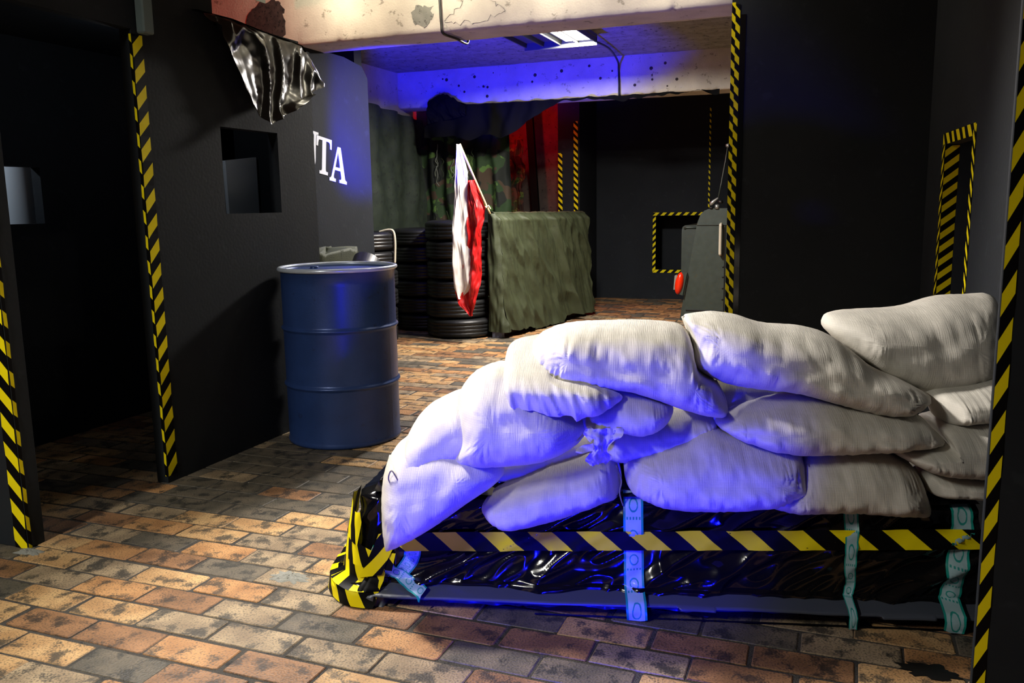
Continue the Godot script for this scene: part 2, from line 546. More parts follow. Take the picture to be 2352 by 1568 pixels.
# ------------------------------------------------------------------ lamps
func ceiling_light(called: String, at: Vector3, turn: float, size: Vector2, energy: float, col: Color, label: String):
	var o := base(called, at, turn)
	tag(o, label, "ceiling light")
	# tray with grooves beside the lit panel (local z is the long way)
	var w := size.x * 2.3
	var l := size.y + 0.06
	var cx := -size.x * 0.6
	put(box_mesh(Vector3(cx, 0.035, 0), Vector3(w, 0.03, l), 0.004), "tray", M.housing, o)
	for k in 5:
		var x := cx + w * (0.5 - 0.02) - w * 0.24 * k
		put(box_mesh(Vector3(x, 0.005, 0), Vector3(0.012, 0.04, l), 0.003), "louvre", M.housing, o)
	for s in [-1.0, 1.0]:
		put(box_mesh(Vector3(cx, 0.0, s * l / 2), Vector3(w, 0.07, 0.006), 0.002), "end_plate", M.housing, o)
	var g := plain(col, 0.4)
	g.emission_enabled = true
	g.emission = col
	g.emission_energy_multiplier = 6.0
	put(box_mesh(Vector3(0, 0.012, 0), Vector3(size.x * 0.8, 0.012, size.y), 0.003), "diffuser", g, o)
	var a := AreaLight3D.new()
	a.name = "glow"
	a.area_size = Vector2(size.x * 0.8, size.y)
	a.light_energy = energy
	a.light_color = col
	a.shadow_enabled = true
	a.area_range = 30.0
	a.area_attenuation = 2.0
	a.position = Vector3(0, -0.004, 0)
	a.rotation_degrees = Vector3(-90, 0, 0)
	o.add_child(a)


func red_lamp(called: String, at: Vector3, energy: float, label: String):
	var o := base(called, at)
	tag(o, label, "lamp", "red bulb lamps")
	var g := plain(Color(1, 0.1, 0.05), 0.4)
	g.emission_enabled = true
	g.emission = Color(1, 0.06, 0.03)
	g.emission_energy_multiplier = 4.0
	put(lathe([Vector2(0.001, -0.05), Vector2(0.02, -0.045), Vector2(0.03, -0.02), Vector2(0.024, 0.01), Vector2(0.014, 0.03), Vector2(0.013, 0.05)], 16), "bulb", g, o)
	put(lathe([Vector2(0.001, 0.045), Vector2(0.018, 0.045), Vector2(0.018, 0.09), Vector2(0.001, 0.09)], 16), "socket", M.black_plastic, o)
	put(tube([Vector3(0, 0.09, 0), Vector3(0, 2.5 - at.y, 0)], 0.004, 6), "cord", M.black_plastic, o)
	var l := OmniLight3D.new()
	l.name = "glow"
	l.light_color = Color(1, 0.06, 0.03)
	l.light_energy = energy
	l.light_size = 0.03
	l.omni_range = 20.0
	l.omni_attenuation = 2.0
	l.shadow_enabled = true
	l.position = Vector3(0, -0.0, 0)
	o.add_child(l)


func floodlight(at: Vector3, aim: Vector3, angle: float, energy: float):
	var o := base("floodlight", at)
	tag(o, "grey floodlight high on the left partition aimed at the sandbags", "floodlight")
	var dir := (aim - at).normalized()
	var bs := Basis.looking_at(dir, Vector3.UP)
	var g := plain(Color(1, 1, 1), 0.3)
	g.emission_enabled = true
	g.emission = Color(1.0, 0.98, 0.95)
	g.emission_energy_multiplier = 5.0
	put(box_mesh(Vector3.ZERO, Vector3(0.2, 0.14, 0.05), 0.01), "case", M.housing, o).basis = bs
	put(box_mesh(Vector3(0, 0, -0.03), Vector3(0.17, 0.11, 0.006), 0.002), "lens", g, o).basis = bs
	put(tube([Vector3.ZERO, Vector3(-0.05, 0.1, 0), Vector3(-0.05, 2.5 - at.y, 0)], 0.008, 6), "hanger", M.black_plastic, o)
	var l := SpotLight3D.new()
	l.name = "glow"
	l.light_color = Color(1.0, 0.97, 0.94)
	l.light_energy = energy
	l.light_size = 0.16
	l.spot_angle = angle
	l.spot_angle_attenuation = 0.6
	l.spot_range = 30.0
	l.spot_attenuation = 2.0
	l.shadow_enabled = true
	o.add_child(l)
	l.position = dir * 0.05
	l.basis = bs


func tube_light(at: Vector3, length: float, energy: float, col: Color):
	var o := base("tube_light", at)
	tag(o, "row of bare white tubes under the ceiling before the front beam", "tube light")
	var g := plain(col, 0.4)
	g.emission_enabled = true
	g.emission = col
	g.emission_energy_multiplier = 3.0
	put(box_mesh(Vector3(0, 0.025, 0), Vector3(length, 0.03, 0.06), 0.004), "batten", M.housing, o)
	put(box_mesh(Vector3(0, -0.035, 0.07), Vector3(length + 0.1, 0.15, 0.004), 0.001), "reflector", M.housing, o)
	for s in [-1.0, 1.0]:
		put(box_mesh(Vector3(s * (length / 2 + 0.05), -0.035, 0.0), Vector3(0.004, 0.15, 0.14), 0.001), "reflector_end", M.housing, o)
	var n := 4
	for k in n:
		var x := length * ((k + 0.5) / n - 0.5)
		put(tube([Vector3(x - length / n * 0.47, -0.01, 0), Vector3(x + length / n * 0.47, -0.01, 0)], 0.013, 10), "lamp_tube", g, o)
		var l := OmniLight3D.new()
		l.name = "glow"
		l.light_color = col
		l.light_energy = energy
		l.light_size = 0.03
		l.omni_range = 30.0
		l.omni_attenuation = 2.0
		l.shadow_enabled = true
		l.position = Vector3(x, -0.06, 0)
		o.add_child(l, true)


func blue_par_light(at: Vector3, aim: Vector3, angle: float, energy: float, label: String):
	var o := base("stage_spotlight", at)
	tag(o, label, "spotlight")
	var dir := (aim - at - Vector3(0, 0.11, 0)).normalized()
	var bs := Basis.looking_at(dir, Vector3.UP)
	var can := put(lathe([Vector2(0.001, -0.09), Vector2(0.07, -0.085), Vector2(0.082, -0.05), Vector2(0.085, 0.09), Vector2(0.079, 0.09), Vector2(0.077, 0.05)], 32), "can", M.black_plastic, o, Vector3(0, 0.11, 0))
	can.basis = bs * Basis(Vector3.RIGHT, -PI / 2)
	var g := plain(Color(0.1, 0.1, 1), 0.3)
	g.emission_enabled = true
	g.emission = Color(0.06, 0.08, 1)
	g.emission_energy_multiplier = 4.0
	put(lathe([Vector2(0.001, 0.062), Vector2(0.05, 0.06), Vector2(0.077, 0.05), Vector2(0.05, 0.048), Vector2(0.001, 0.048)], 32), "lens", g, can)
	for s in [-1.0, 1.0]:
		put(box_mesh(Vector3(s * 0.1, 0.06, 0), Vector3(0.006, 0.12, 0.03), 0.001), "bracket", M.black_plastic, o)
	put(box_mesh(Vector3(0, 0.004, 0), Vector3(0.206, 0.008, 0.12), 0.001), "foot", M.black_plastic, o)
	var l := SpotLight3D.new()
	l.name = "glow"
	l.light_color = Color(0.025, 0.04, 1)
	l.light_energy = energy
	l.light_size = 0.06
	l.spot_angle = angle
	l.spot_angle_attenuation = 0.4
	l.spot_range = 30.0
	l.spot_attenuation = 2.0
	l.shadow_enabled = true
	o.add_child(l)
	l.position = Vector3(0, 0.11, 0) + dir * 0.1
	l.basis = bs


func side_room_lamp():
	cord_lamp(Vector3(-4.25, 1.75, -2.7), 0.3, "bare white bulb on a cord above the round column")
	cord_lamp(Vector3(-2.82, 1.86, -3.1), 0.05, "bare white bulb on a cord above the leaning board")


func cord_lamp(at: Vector3, energy: float, label: String):
	var o := base("cord_lamp", at)
	tag(o, label, "lamp")
	var g := plain(Color(1, 1, 1), 0.4)
	g.emission_enabled = true
	g.emission = Color(0.9, 0.95, 1)
	g.emission_energy_multiplier = 3.0
	put(lathe([Vector2(0.001, -0.05), Vector2(0.02, -0.045), Vector2(0.03, -0.02), Vector2(0.024, 0.01), Vector2(0.014, 0.03)], 16), "bulb", g, o)
	put(tube([Vector3(0, 0.03, 0), Vector3(0, 2.5 - at.y, 0)], 0.008, 6), "cord", M.black_plastic, o)
	var l := OmniLight3D.new()
	l.name = "glow"
	l.light_color = Color(0.9, 0.95, 1)
	l.light_energy = energy
	l.light_size = 0.03
	l.omni_range = 10.0
	l.omni_attenuation = 2.0
	l.shadow_enabled = true
	o.add_child(l)


# ------------------------------------------------------------------ room shell
func struct(mesh: Mesh, called: String, m: Material, label: String, category: String) -> MeshInstance3D:
	var o := put(mesh, called, m, self)
	tag(o, label, category, "", "structure")
	return o


func build_shell():
	struct(slab(Vector3(-5.0, 2.5, -10.7), Vector3(2.0, 2.7, 1.9)), "ceiling", M.dim_ceiling, "grey concrete ceiling slab between white beams", "ceiling")
	struct(slab(Vector3(-4.4, 0, -10.4), Vector3(-4.2, 2.5, -5.4)), "wall_left_rear", M.white_paint, "white wall at the far left above the hanging tarps", "wall")
	struct(slab(Vector3(-4.8, 0, -5.4), Vector3(-4.6, 2.5, 1.8)), "wall_left_outer", M.black, "black outer wall of the dark side room", "wall")
	struct(slab(Vector3(-4.8, 0, -5.5), Vector3(-3.2, 2.5, -5.4)), "wall_left_cross", M.black, "black cross wall behind the lettered wall", "wall")
	struct(slab(Vector3(1.6, 0, -10.4), Vector3(1.8, 2.5, 1.8)), "wall_right_outer", M.black, "black outer wall on the right behind the partitions", "wall")
	struct(slab(Vector3(-4.8, 0, 1.6), Vector3(1.8, 2.5, 1.8)), "wall_front", M.black, "black wall behind the entrance", "wall")
	# beams
	var near := struct(beam_mesh(Vector3(-4.2, 2.15, -4.88), Vector3(1.6, 2.5, -4.58), 5), "beam_front", M.white_paint, "white painted concrete beam with flaking patches above the drum", "beam")
	var far := struct(beam_mesh(Vector3(-4.2, 2.15, -8.25), Vector3(1.6, 2.5, -7.92), 9), "beam_rear", M.white_paint, "white painted concrete beam above the tyres and netting", "beam")
	# flaked patches on the front beam, a few millimetres deep
	patch(near, [[-2.02, 2.34], [-2.0, 2.29], [-2.06, 2.24], [-2.12, 2.205], [-2.03, 2.19], [-1.93, 2.185], [-1.80, 2.205], [-1.74, 2.225], [-1.78, 2.26], [-1.85, 2.30], [-1.83, 2.36], [-1.9, 2.4], [-2.0, 2.38]], -4.58, M.plaster, 3)
	patch(near, [[-2.32, 2.27], [-2.29, 2.31], [-2.25, 2.29], [-2.20, 2.30], [-2.19, 2.24], [-2.22, 2.2], [-2.27, 2.19], [-2.31, 2.23]], -4.58, M.plaster, 4)
	patch(near, [[-3.48, 2.27], [-3.44, 2.36], [-3.36, 2.42], [-3.24, 2.43], [-3.19, 2.38], [-3.18, 2.31], [-3.2, 2.2], [-3.4, 2.18]], -4.58, M.soot, 6)
	# drill holes in the rear beam
	var r := RandomNumberGenerator.new()
	r.seed = 4
	for k in 22:
		var x := lerpf(-3.95, -1.1, r.randf())
		var y := lerpf(2.19, 2.44, r.randf())
		var rad := r.randf_range(0.006, 0.017)
		var h := put(lathe([Vector2(rad, 0), Vector2(rad * 0.6, 0.0015), Vector2(0.0005, 0.002)], 9), "drill_hole", M.soot, far, Vector3(x, y, -7.918))
		h.rotation.x = PI / 2


# a box whose lower edges are chipped unevenly
func beam_mesh(lo: Vector3, hi: Vector3, sd: int) -> ArrayMesh:
	var n := noise(3.0, sd, 4)
	var n2 := noise(14.0, sd + 1, 3)
	var prof := [Vector2(hi.y, hi.z), Vector2(lo.y + 0.12, hi.z), Vector2(lo.y + 0.03, hi.z), Vector2(lo.y + 0.008, hi.z - 0.002), Vector2(lo.y, hi.z - 0.012), Vector2(lo.y, hi.z - 0.05), Vector2(lo.y, lo.z + 0.05), Vector2(lo.y, lo.z + 0.01), Vector2(lo.y + 0.01, lo.z), Vector2(lo.y + 0.1, lo.z), Vector2(hi.y, lo.z)]
	return grid(260, prof.size() - 1, func(u: float, v: float):
		var k := int(round(v * (prof.size() - 1)))
		var p: Vector2 = prof[k]
		var x := lerpf(lo.x, hi.x, u)
		var chip: float = max(0.0, n2.get_noise_1d(x) - 0.28) * 0.035
		var y := p.x + n.get_noise_2d(x, k) * 0.004
		var z := p.y + n.get_noise_2d(x, k + 20.0) * 0.003
		if k == 3 or k == 4:
			y += chip
			z -= chip
		return Vector3(x, y, z), true)


func patch(parent: Node3D, pts: Array, z: float, m: Material, sd: int):
	var n := noise(9.0, sd, 4)
	var p := []
	var cnt := pts.size()
	for i in cnt:
		var a := Vector2(pts[i][0], pts[i][1])
		var b := Vector2(pts[(i + 1) % cnt][0], pts[(i + 1) % cnt][1])
		for k in 5:
			var q := a.lerp(b, k / 5.0)
			p.append(q + Vector2(n.get_noise_2d(q.x * 3, q.y * 3), n.get_noise_2d(q.y * 3 + 9, q.x * 3)) * 0.03)
	put(prism(p, 0.004), "bare_patch", m, parent, Vector3(0, 0, z + 0.0035))


func in_frame(p: Vector3) -> float:
	var b := Basis.from_euler(Vector3(deg_to_rad(-9.2), deg_to_rad(20.8), deg_to_rad(-0.93)))
	var q := b.inverse() * (p - Vector3(0, 1.18, 0))
	if q.z > -0.3:
		return -1.0
	var x := 1176 - 1950 * q.x / q.z
	var y := 784 + 1950 * q.y / q.z
	if x < -60 or x > 2300 or y > 1640 or y < 600:
		return -1.0
	if p.x < -2.75 and p.z > -5.3:
		return -1.0
	var e := (p - PALLET_AT)
	var s := e.x * 0.9699 - e.z * 0.2436
	var t := -e.x * 0.2436 - e.z * 0.9699
	if s > -0.05 and s < 1.8 and t > 0.05 and t < 2.2:
		return -1.0
	if p.x > -0.5 and p.z < -4.5:
		return -1.0
	return 1.0 / -q.z


func build_floor():
	var f := base("floor", Vector3.ZERO)
	tag(f, "floor of worn tan and grey clay bricks in running bond", "floor", "", "structure")
	put(slab(Vector3(-5.0, -0.2, -10.7), Vector3(2.0, -0.003, 1.9)), "mortar_bed", M.mortar, f)
	var shapes := []
	var r := RandomNumberGenerator.new()
	r.seed = 99
	for v in 6:
		shapes.append(brick_shape(r))
	var all := []
	var nz := noise(0.9, 12, 3)
	for k in range(-25, 78):
		var z := -1.508 - 0.117 * k - 0.0585
		var off := 0.209 if k % 2 == 0 else 0.093
		for i in range(-21, 8):
			var x := off + 0.257 * i + 0.1285
			if x < -4.7 or x > 1.7 or z < -10.4:
				continue
			var d := nz.get_noise_2d(x, z)
			var pick := r.randf() + d * 0.9
			var v := 0
			if pick > 0.95:
				v = 3
			elif pick > 0.62:
				v = 2
			elif pick > 0.34:
				v = 1 if r.randf() < 0.6 else 4
			if r.randf() < 0.08:
				v = 4
			# trodden dirt round the drum
			if Vector2(x + 2.3, (z + 3.05) * 1.3).length() < 0.62 and r.randf() < 0.75:
				v = 3
			if z < -8.6 or (x > -0.9 and r.randf() < 0.6 and z > -2.4):
				v = [4, 3, 1][r.randi() % 3]
			all.append({"p": Vector3(x + r.randf_range(-0.006, 0.006), r.randf_range(-0.0012, 0.0008), z + r.randf_range(-0.002, 0.002)), "v": v, "s": r.randi() % 6, "t": r.randf_range(-0.012, 0.012), "f": r.randi() % 2, "see": in_frame(Vector3(x, 0, z))})
	all.sort_custom(func(a, b): return a.see > b.see)
	var rest := []
	for v in M.brick.size():
		var st := new_st()
		rest.append(st)
	for i in all.size():
		var b: Dictionary = all[i]
		var turn: float = b.t + PI * b.f
		if i < 300 and b.see > 0:
			var o := put(shapes[b.s], "brick", M.brick[b.v], f, b.p)
			o.rotation.y = turn
		else:
			rest[b.v].append_from(shapes[b.s], 0, Transform3D(Basis(Vector3.UP, turn), b.p))
	var am := ArrayMesh.new()
	for v in M.brick.size():
		rest[v].commit(am)
		am.surface_set_material(v, M.brick[v])
	var far := MeshInstance3D.new()
	far.mesh = am
	far.name = "distant_bricks"
	tag(far, "", "", "", "stuff")
	f.add_child(far, true)


func brick_shape(r: RandomNumberGenerator) -> ArrayMesh:
	var st := new_st()
	var hx := 0.1235
	var hz := 0.0535
	var b := 0.0022
	var lo := []
	var hi := []
	# an eight sided outline with worn corners
	for c in [[-1, -1], [1, -1], [1, 1], [-1, 1]]:
		var w1 := r.randf_range(0.002, 0.009)
		var w2 := r.randf_range(0.002, 0.008)
		var a := Vector2(c[0] * hx, c[1] * (hz - w2))
		var d := Vector2(c[0] * (hx - w1), c[1] * hz)
		var first: Vector2 = a if c[0] * c[1] > 0 else d
		var second: Vector2 = d if c[0] * c[1] > 0 else a
		for q in [first, second]:
			var j: Vector2 = q + Vector2(r.randf_range(-0.002, 0.002), r.randf_range(-0.002, 0.002))
			lo.append(j)
			hi.append(j - j.normalized() * b - Vector2(sign(j.x), sign(j.y)) * 0.001)
	var top := []
	for q in hi:
		top.append(Vector3(q.x, 0, q.y))
	poly(st, top, Vector3.UP)
	for i in 8:
		var j := (i + 1) % 8
		var o := Vector3(lo[i].x + lo[j].x, 0.02, lo[i].y + lo[j].y)
		poly(st, [Vector3(hi[i].x, 0, hi[i].y), Vector3(hi[j].x, 0, hi[j].y), Vector3(lo[j].x, -0.0022, lo[j].y), Vector3(lo[i].x, -0.0022, lo[i].y)], o + Vector3.UP * 0.1)
		poly(st, [Vector3(lo[i].x, -0.0022, lo[i].y), Vector3(lo[j].x, -0.0022, lo[j].y), Vector3(lo[j].x, -0.03, lo[j].y), Vector3(lo[i].x, -0.03, lo[i].y)], o)
	return done(st)


# ------------------------------------------------------------------ left partitions
func build_left_walls():
	var X := -2.68
	# the wall end beside the doorway, taped on the face towards the entrance
	var jamb := struct(slab(Vector3(-3.6, 0, -2.13), Vector3(-2.63, 2.5, -2.06), 0.002), "wall_left_front", M.black, "black wall end with bright yellow striped tape by the dark doorway", "wall")
	tape(jamb, Vector3(-2.631, 0.0, -2.06), Vector3(-2.631, 2.4, -2.06), Vector3(-0.058, 0, 0), Vector3.BACK, 0.104, -1.0, 0.3)
	tape(jamb, Vector3(-2.63, 0.0, -2.061), Vector3(-2.63, 2.4, -2.061), Vector3(0, 0, -0.014), Vector3.RIGHT, 0.104, 1.0, 0.3)
	# lintel over the doorway with a slanting top
	var lint := struct(prism([Vector2(2.13, 1.9), Vector2(2.80, 1.9), Vector2(2.80, 2.5), Vector2(2.75, 2.5), Vector2(2.13, 1.98)], 0.05), "wall_left_lintel", M.black, "black panel over the dark doorway with a slanting top", "wall")
	lint.rotation.y = PI / 2
	lint.position = Vector3(X, 0, 0)
	# main partition: full height near the doorway, lower towards its end, with a square window
	var st := new_st()
	var z0 := -2.80
	var z1 := -4.0
	for b in [[z0, -3.30, 0.0, 2.5], [-3.30, -3.735, 0.0, 1.155], [-3.30, -3.735, 1.555, 2.0], [-3.735, z1, 0.0, 2.0]]:
		box_into(st, Vector3(X - 0.03, (b[2] + b[3]) / 2, (b[0] + b[1]) / 2), Vector3(0.06, b[3] - b[2], b[0] - b[1]))
	var wall := struct(done(st), "wall_left", M.black, "black partition with a small square window next to the blue drum", "wall")
	tape(wall, Vector3(X, 0.03, z0 - 0.002), Vector3(X, 1.88, z0 - 0.002), Vector3(0, 0, -0.055), Vector3.RIGHT, 0.104, -1.0, 0.1)
	tape(wall, Vector3(X, 0.03, z0), Vector3(X, 1.88, z0), Vector3(-0.012, 0, 0), Vector3.BACK, 0.104, -1.0, 0.55)
	var pipe := put(slab(Vector3(X + 0.002, 1.885, -2.885), Vector3(X + 0.045, 2.5, -2.825), 0.006), "timber_post", plain(Color(0.36, 0.42, 0.42), 0.6), self)
	tag(pipe, "grey square post end standing above the dim striped tape", "post", "", "structure")
	# side wall of the dark room and the grey board seen through the window
	struct(slab(Vector3(-3.16, 0, -4.06), Vector3(X, 2.0, -4.0)), "wall_left_return", M.black, "black return wall behind the blue drum", "wall")
	# lettered wall
	var sign_wall := struct(prism([Vector2(4.06, 0), Vector2(5.4, 0), Vector2(5.4, 2.06), Vector2(5.33, 2.13), Vector2(5.1, 2.16), Vector2(4.06, 2.16)], 0.06), "wall_left_lettered", M.black, "black wall lettered UTA in white stencil beside the blue drum", "wall")
	sign_wall.rotation.y = PI / 2
	sign_wall.position = Vector3(-3.1, 0, 0)
	lettering(sign_wall)
	# grey board and pale column inside the side room
	var bd := base("leaning_board", Vector3(-3.0, 0, -3.84), PI / 2)
	tag(bd, "pale grey board seen through the small square window", "board")
	put(prism([Vector2(-0.10, 0.0), Vector2(0.135, 0.0), Vector2(0.135, 1.456), Vector2(-0.122, 1.428)], 0.02), "panel", M.board_grey, bd)
	put(box_mesh(Vector3(0, 0.7, -0.04), Vector3(0.04, 1.4, 0.03), 0.002), "batten", M.wood, bd)
	var col := base("round_column", Vector3(-4.12, 0, -3.40))
	tag(col, "pale round column inside the dark side room", "column")
	put(lathe([Vector2(0.13, 0), Vector2(0.13, 2.5)], 40), "shaft", M.board_grey, col)
	put(lathe([Vector2(0.131, 0.0), Vector2(0.15, 0.0), Vector2(0.15, 0.1), Vector2(0.131, 0.12)], 40), "foot_ring", M.black, col)
	struct(slab(Vector3(-4.6, 2.02, -4.06), Vector3(-2.745, 2.06, -2.14)), "wall_left_cover", M.black, "black cover board over the dark side room", "wall")
	# low black counter and hood that leave only a slit of the column in view
	struct(slab(Vector3(-3.82, 0, -4.0), Vector3(-3.76, 1.12, -2.2)), "wall_left_counter", M.black, "low black counter panel inside the dark side room", "wall")
	struct(slab(Vector3(-3.82, 1.12, -4.0), Vector3(-3.76, 1.40, -3.24)), "wall_left_shutter", M.black, "black shutter panel closing part of the side room opening", "wall")
	struct(slab(Vector3(-3.82, 1.40, -4.0), Vector3(-3.76, 2.5, -2.2)), "wall_left_hood", M.black, "black hood panel above the counter in the side room", "wall")


func lettering(parent: Node3D):
	# the letters run downhill to the right; parent axes: x is depth along the wall, z faces the room
	var o := Node3D.new()
	o.name = "lettering"
	parent.add_child(o, true)
	var f := SystemFont.new()
	f.font_names = PackedStringArray(["Droid Serif"])
	f.font_weight = 700
	var spots := [["U", 4.635, 1.542], ["T", 4.80, 1.498], ["A", 4.965, 1.45]]
	for q in spots:
		var t := TextMesh.new()
		t.text = q[0]
		t.font = f
		t.font_size = 64
		t.pixel_size = 0.0051
		t.depth = 0.003
		var l := put(t, "letter", M.letter, o, Vector3(q[1], q[2], 0.002))
		l.rotation.z = deg_to_rad(-7.0)
		l.scale = Vector3(0.86, 1.0, 1.0)


# ------------------------------------------------------------------ right partitions
func build_right_walls():
	# broad black panel, striped tape wrapped round its left edge
	var p := struct(slab(Vector3(-0.52, 0, -4.56), Vector3(0.42, 2.5, -4.5), 0.002), "wall_right_panel", M.black, "broad black panel with striped tape round its edge beyond the sandbags", "wall")
	tape(p, Vector3(-0.52, 0, -4.5), Vector3(-0.52, 2.14, -4.5), Vector3(0.018, 0, 0), Vector3.BACK, 0.074, 1.3, 0.2)
	tape(p, Vector3(-0.502, 0, -4.4995), Vector3(-0.502, 2.13, -4.4995), Vector3(0.022, 0, 0), Vector3.BACK, 0.074, 1.2, 0.78)
	put(slab(Vector3(-0.478, 0, -4.5), Vector3(-0.452, 2.08, -4.497)), "black_strip", M.film, p)
	# wall with the slit window; runs from the panel to the near wall
	var a := Vector3(0.395, 0, -4.5)
	var b := Vector3(0.56, 0, -2.2)
	var w := base("wall_right", a, atan2(-(b.z - a.z), b.x - a.x))
	tag(w, "black wall with a tall slit window framed in striped tape", "wall", "", "structure")
	# local x runs towards the entrance, z faces the left of the room
	var L := a.distance_to(b)
	var s0 := 0.40
	var s1 := 0.92
	var st := new_st()
	for q in [[0.0, s0, 0.0, 2.5], [s1, L, 0.0, 2.5], [s0, s1, 1.40, 2.5], [s0, s1, 0.0, 0.35]]:
		box_into(st, Vector3((q[0] + q[1]) / 2, (q[2] + q[3]) / 2, -0.028), Vector3(q[1] - q[0], q[3] - q[2], 0.056))
	put(done(st), "panel", M.black, w)
	# tape: far edge and far jamb, head, near edge
	tape(w, Vector3(s0 - 0.045, 0.35, 0), Vector3(s0 - 0.045, 1.42, 0), Vector3(0.045, 0, 0), Vector3.BACK, 0.058, -1.0, 0.1)
	tape(w, Vector3(s0, 0.35, 0.0), Vector3(s0, 1.395, 0.0), Vector3(0, 0, -0.055), Vector3.RIGHT, 0.058, -0.8, 0.85)
	tape(w, Vector3(s0 - 0.045, 1.40, 0), Vector3(s1 + 0.03, 1.40, 0), Vector3(0, 0.045, 0), Vector3.BACK, 0.10, 1.0)
	tape(w, Vector3(s1, 0.35, 0), Vector3(s1, 1.44, 0), Vector3(0.045, 0, 0), Vector3.BACK, 0.058, 1.0)
	# near wall end
	var nw := struct(slab(Vector3(0.352, 0, -2.172), Vector3(1.6, 2.5, -2.15), 0.002), "wall_right_front", M.black, "near black wall end with striped tape beside the sandbags", "wall")
	tape(nw, Vector3(0.354, 0, -2.15), Vector3(0.354, 2.45, -2.15), Vector3(0.026, 0, 0), Vector3.BACK, 0.106, -2.1, 0.4)


# ------------------------------------------------------------------ rear of the room
func build_back():
	# back wall with the taped hatch
	var Z := -10.35
	var st := new_st()
	for q in [[-3.02, -2.04, 0.0, 2.5], [-1.40, 1.6, 0.0, 2.5], [-2.04, -1.40, 1.01, 2.5], [-2.04, -1.40, 0.0, 0.36]]:
		box_into(st, Vector3((q[0] + q[1]) / 2, (q[2] + q[3]) / 2, Z - 0.04), Vector3(q[1] - q[0], q[3] - q[2], 0.08))
	var w := struct(done(st), "wall_back", M.black, "black back wall with a small hatch framed in striped tape", "wall")
	struct(slab(Vector3(-2.3, 0, Z - 0.6), Vector3(-1.1, 2.5, Z - 0.5)), "wall_back_closet", M.black, "black wall inside the small taped hatch", "wall")
	var pt := struct(slab(Vector3(-3.04, 0, Z), Vector3(-2.78, 2.5, -9.6), 0.002), "wall_back_partition", M.black, "narrow black partition end taped along both edges near the back wall", "wall")
	tape(pt, Vector3(-2.85, 0.02, -9.6), Vector3(-2.85, 2.1, -9.6), Vector3(0.05, 0, 0), Vector3.BACK, 0.075, 1.0)
	tape(pt, Vector3(-3.038, 0.02, -9.6), Vector3(-3.038, 1.75, -9.6), Vector3(0.05, 0, 0), Vector3.BACK, 0.075, 1.0)
	tape(w, Vector3(-1.42, 1.05, Z), Vector3(-1.42, 2.25, Z), Vector3(0.018, 0, 0), Vector3.BACK, 0.065, 1.0)
	tape(w, Vector3(-2.075, 0.33, Z), Vector3(-2.075, 1.05, Z), Vector3(0.036, 0, 0), Vector3.BACK, 0.075, -1.0)
	tape(w, Vector3(-2.075, 1.012, Z), Vector3(-1.40, 1.012, Z), Vector3(0, 0.036, 0), Vector3.BACK, 0.09, -1.0)
	tape(w, Vector3(-2.075, 0.322, Z), Vector3(-1.40, 0.322, Z), Vector3(0, 0.036, 0), Vector3.BACK, 0.09, -1.0)
	struct(slab(Vector3(-4.2, 0, Z - 0.08), Vector3(-3.02, 2.5, Z)), "wall_back_left", M.red_wall, "rough wall in red lamplight behind the netting", "wall")
	var post := put(box_mesh(Vector3(0, 0, 0), Vector3(0.09, 2.5, 0.06), 0.004), "leaning_batten", M.dark_cloth, self, Vector3(-3.5, 1.26, -10.1))
	post.rotation.z = deg_to_rad(3.5)
	tag(post, "dark leaning batten before the red lit wall", "batten")
	# netting behind, in the red light
	var n := noise(1.6, 5, 3)
	var net := put(sheet(60, 50, func(u: float, v: float):
		var x := lerpf(-4.15, -3.6, u)
		var y := lerpf(0.05, 1.95, v)
		return Vector3(x + 0.06 * n.get_noise_2d(y * 2, 3), y, -9.95 + 0.07 * n.get_noise_2d(x * 7, y * 1.5)), Vector3(0, 0, -0.004), true, Vector2(0.5, 1.6)), "camouflage_net", M.camo, self)
	tag(net, "camouflage netting glowing in red lamplight behind the covered barricade", "netting")
	# camouflage curtain below the rear beam
	var cur := base("camouflage_curtain", Vector3(0, 0, -8.36))
	tag(cur, "green and brown camouflage curtain hanging behind the tyre stacks", "curtain")
	var n2 := noise(1.1, 15, 3)
	put(sheet(110, 60, func(u: float, v: float):
		var x := lerpf(-4.18, -3.15, u)
		var top := 2.17
		var y := lerpf(0.02, top, v)
		var fold := sin(x * 34 + 1.6 * n2.get_noise_2d(x, y)) * 0.022 + 0.05 * n2.get_noise_2d(x * 3.5, y * 0.8)
		return Vector3(x, y, fold + 0.05), Vector3(0, 0, -0.004), true, Vector2(0.5, 0.95)), "cloth", M.camo, cur)
	# torn netting tufts on the curtain
	var r := RandomNumberGenerator.new()
	r.seed = 17
	var pale := plain(Color(0.5, 0.52, 0.46), 0.8)
	for k in 16:
		var x0 := r.randf_range(-3.95, -3.45)
		var y0 := r.randf_range(0.95, 1.85)
		var pts := []
		for j in 6:
			pts.append(Vector3(x0 + r.randf_range(-0.025, 0.025), y0 - 0.04 * j, 0.10 + r.randf_range(0, 0.03)))
		put(tube(smooth_open(pts, 3), 0.004, 5), "frayed_strip", pale if k % 3 else M.camo, cur)
	# olive tarp on the left wall
	var tarp := base("hanging_tarp", Vector3(-4.17, 0, 0))
	tag(tarp, "dark olive tarp hanging from the left wall beside the camouflage curtain", "tarp")
	var n3 := noise(1.2, 25, 3)
	put(sheet(90, 60, func(u: float, v: float):
		var z := lerpf(-5.42, -8.34, u)
		var top := 2.26 - 0.2 * u
		var y := lerpf(0.02, top, v)
		var fold := sin(z * 17 + 2.0 * n3.get_noise_2d(z, y)) * 0.022 + 0.05 * n3.get_noise_2d(z * 1.5, y * 0.7)
		return Vector3(0.04 + fold, y, z), Vector3(-0.004, 0, 0), true), "cloth", M.olive_dark, tarp)
	# black cloth bunched over the rear beam and hanging below it
	var val := base("black_valance", Vector3(0, 0, -7.9))
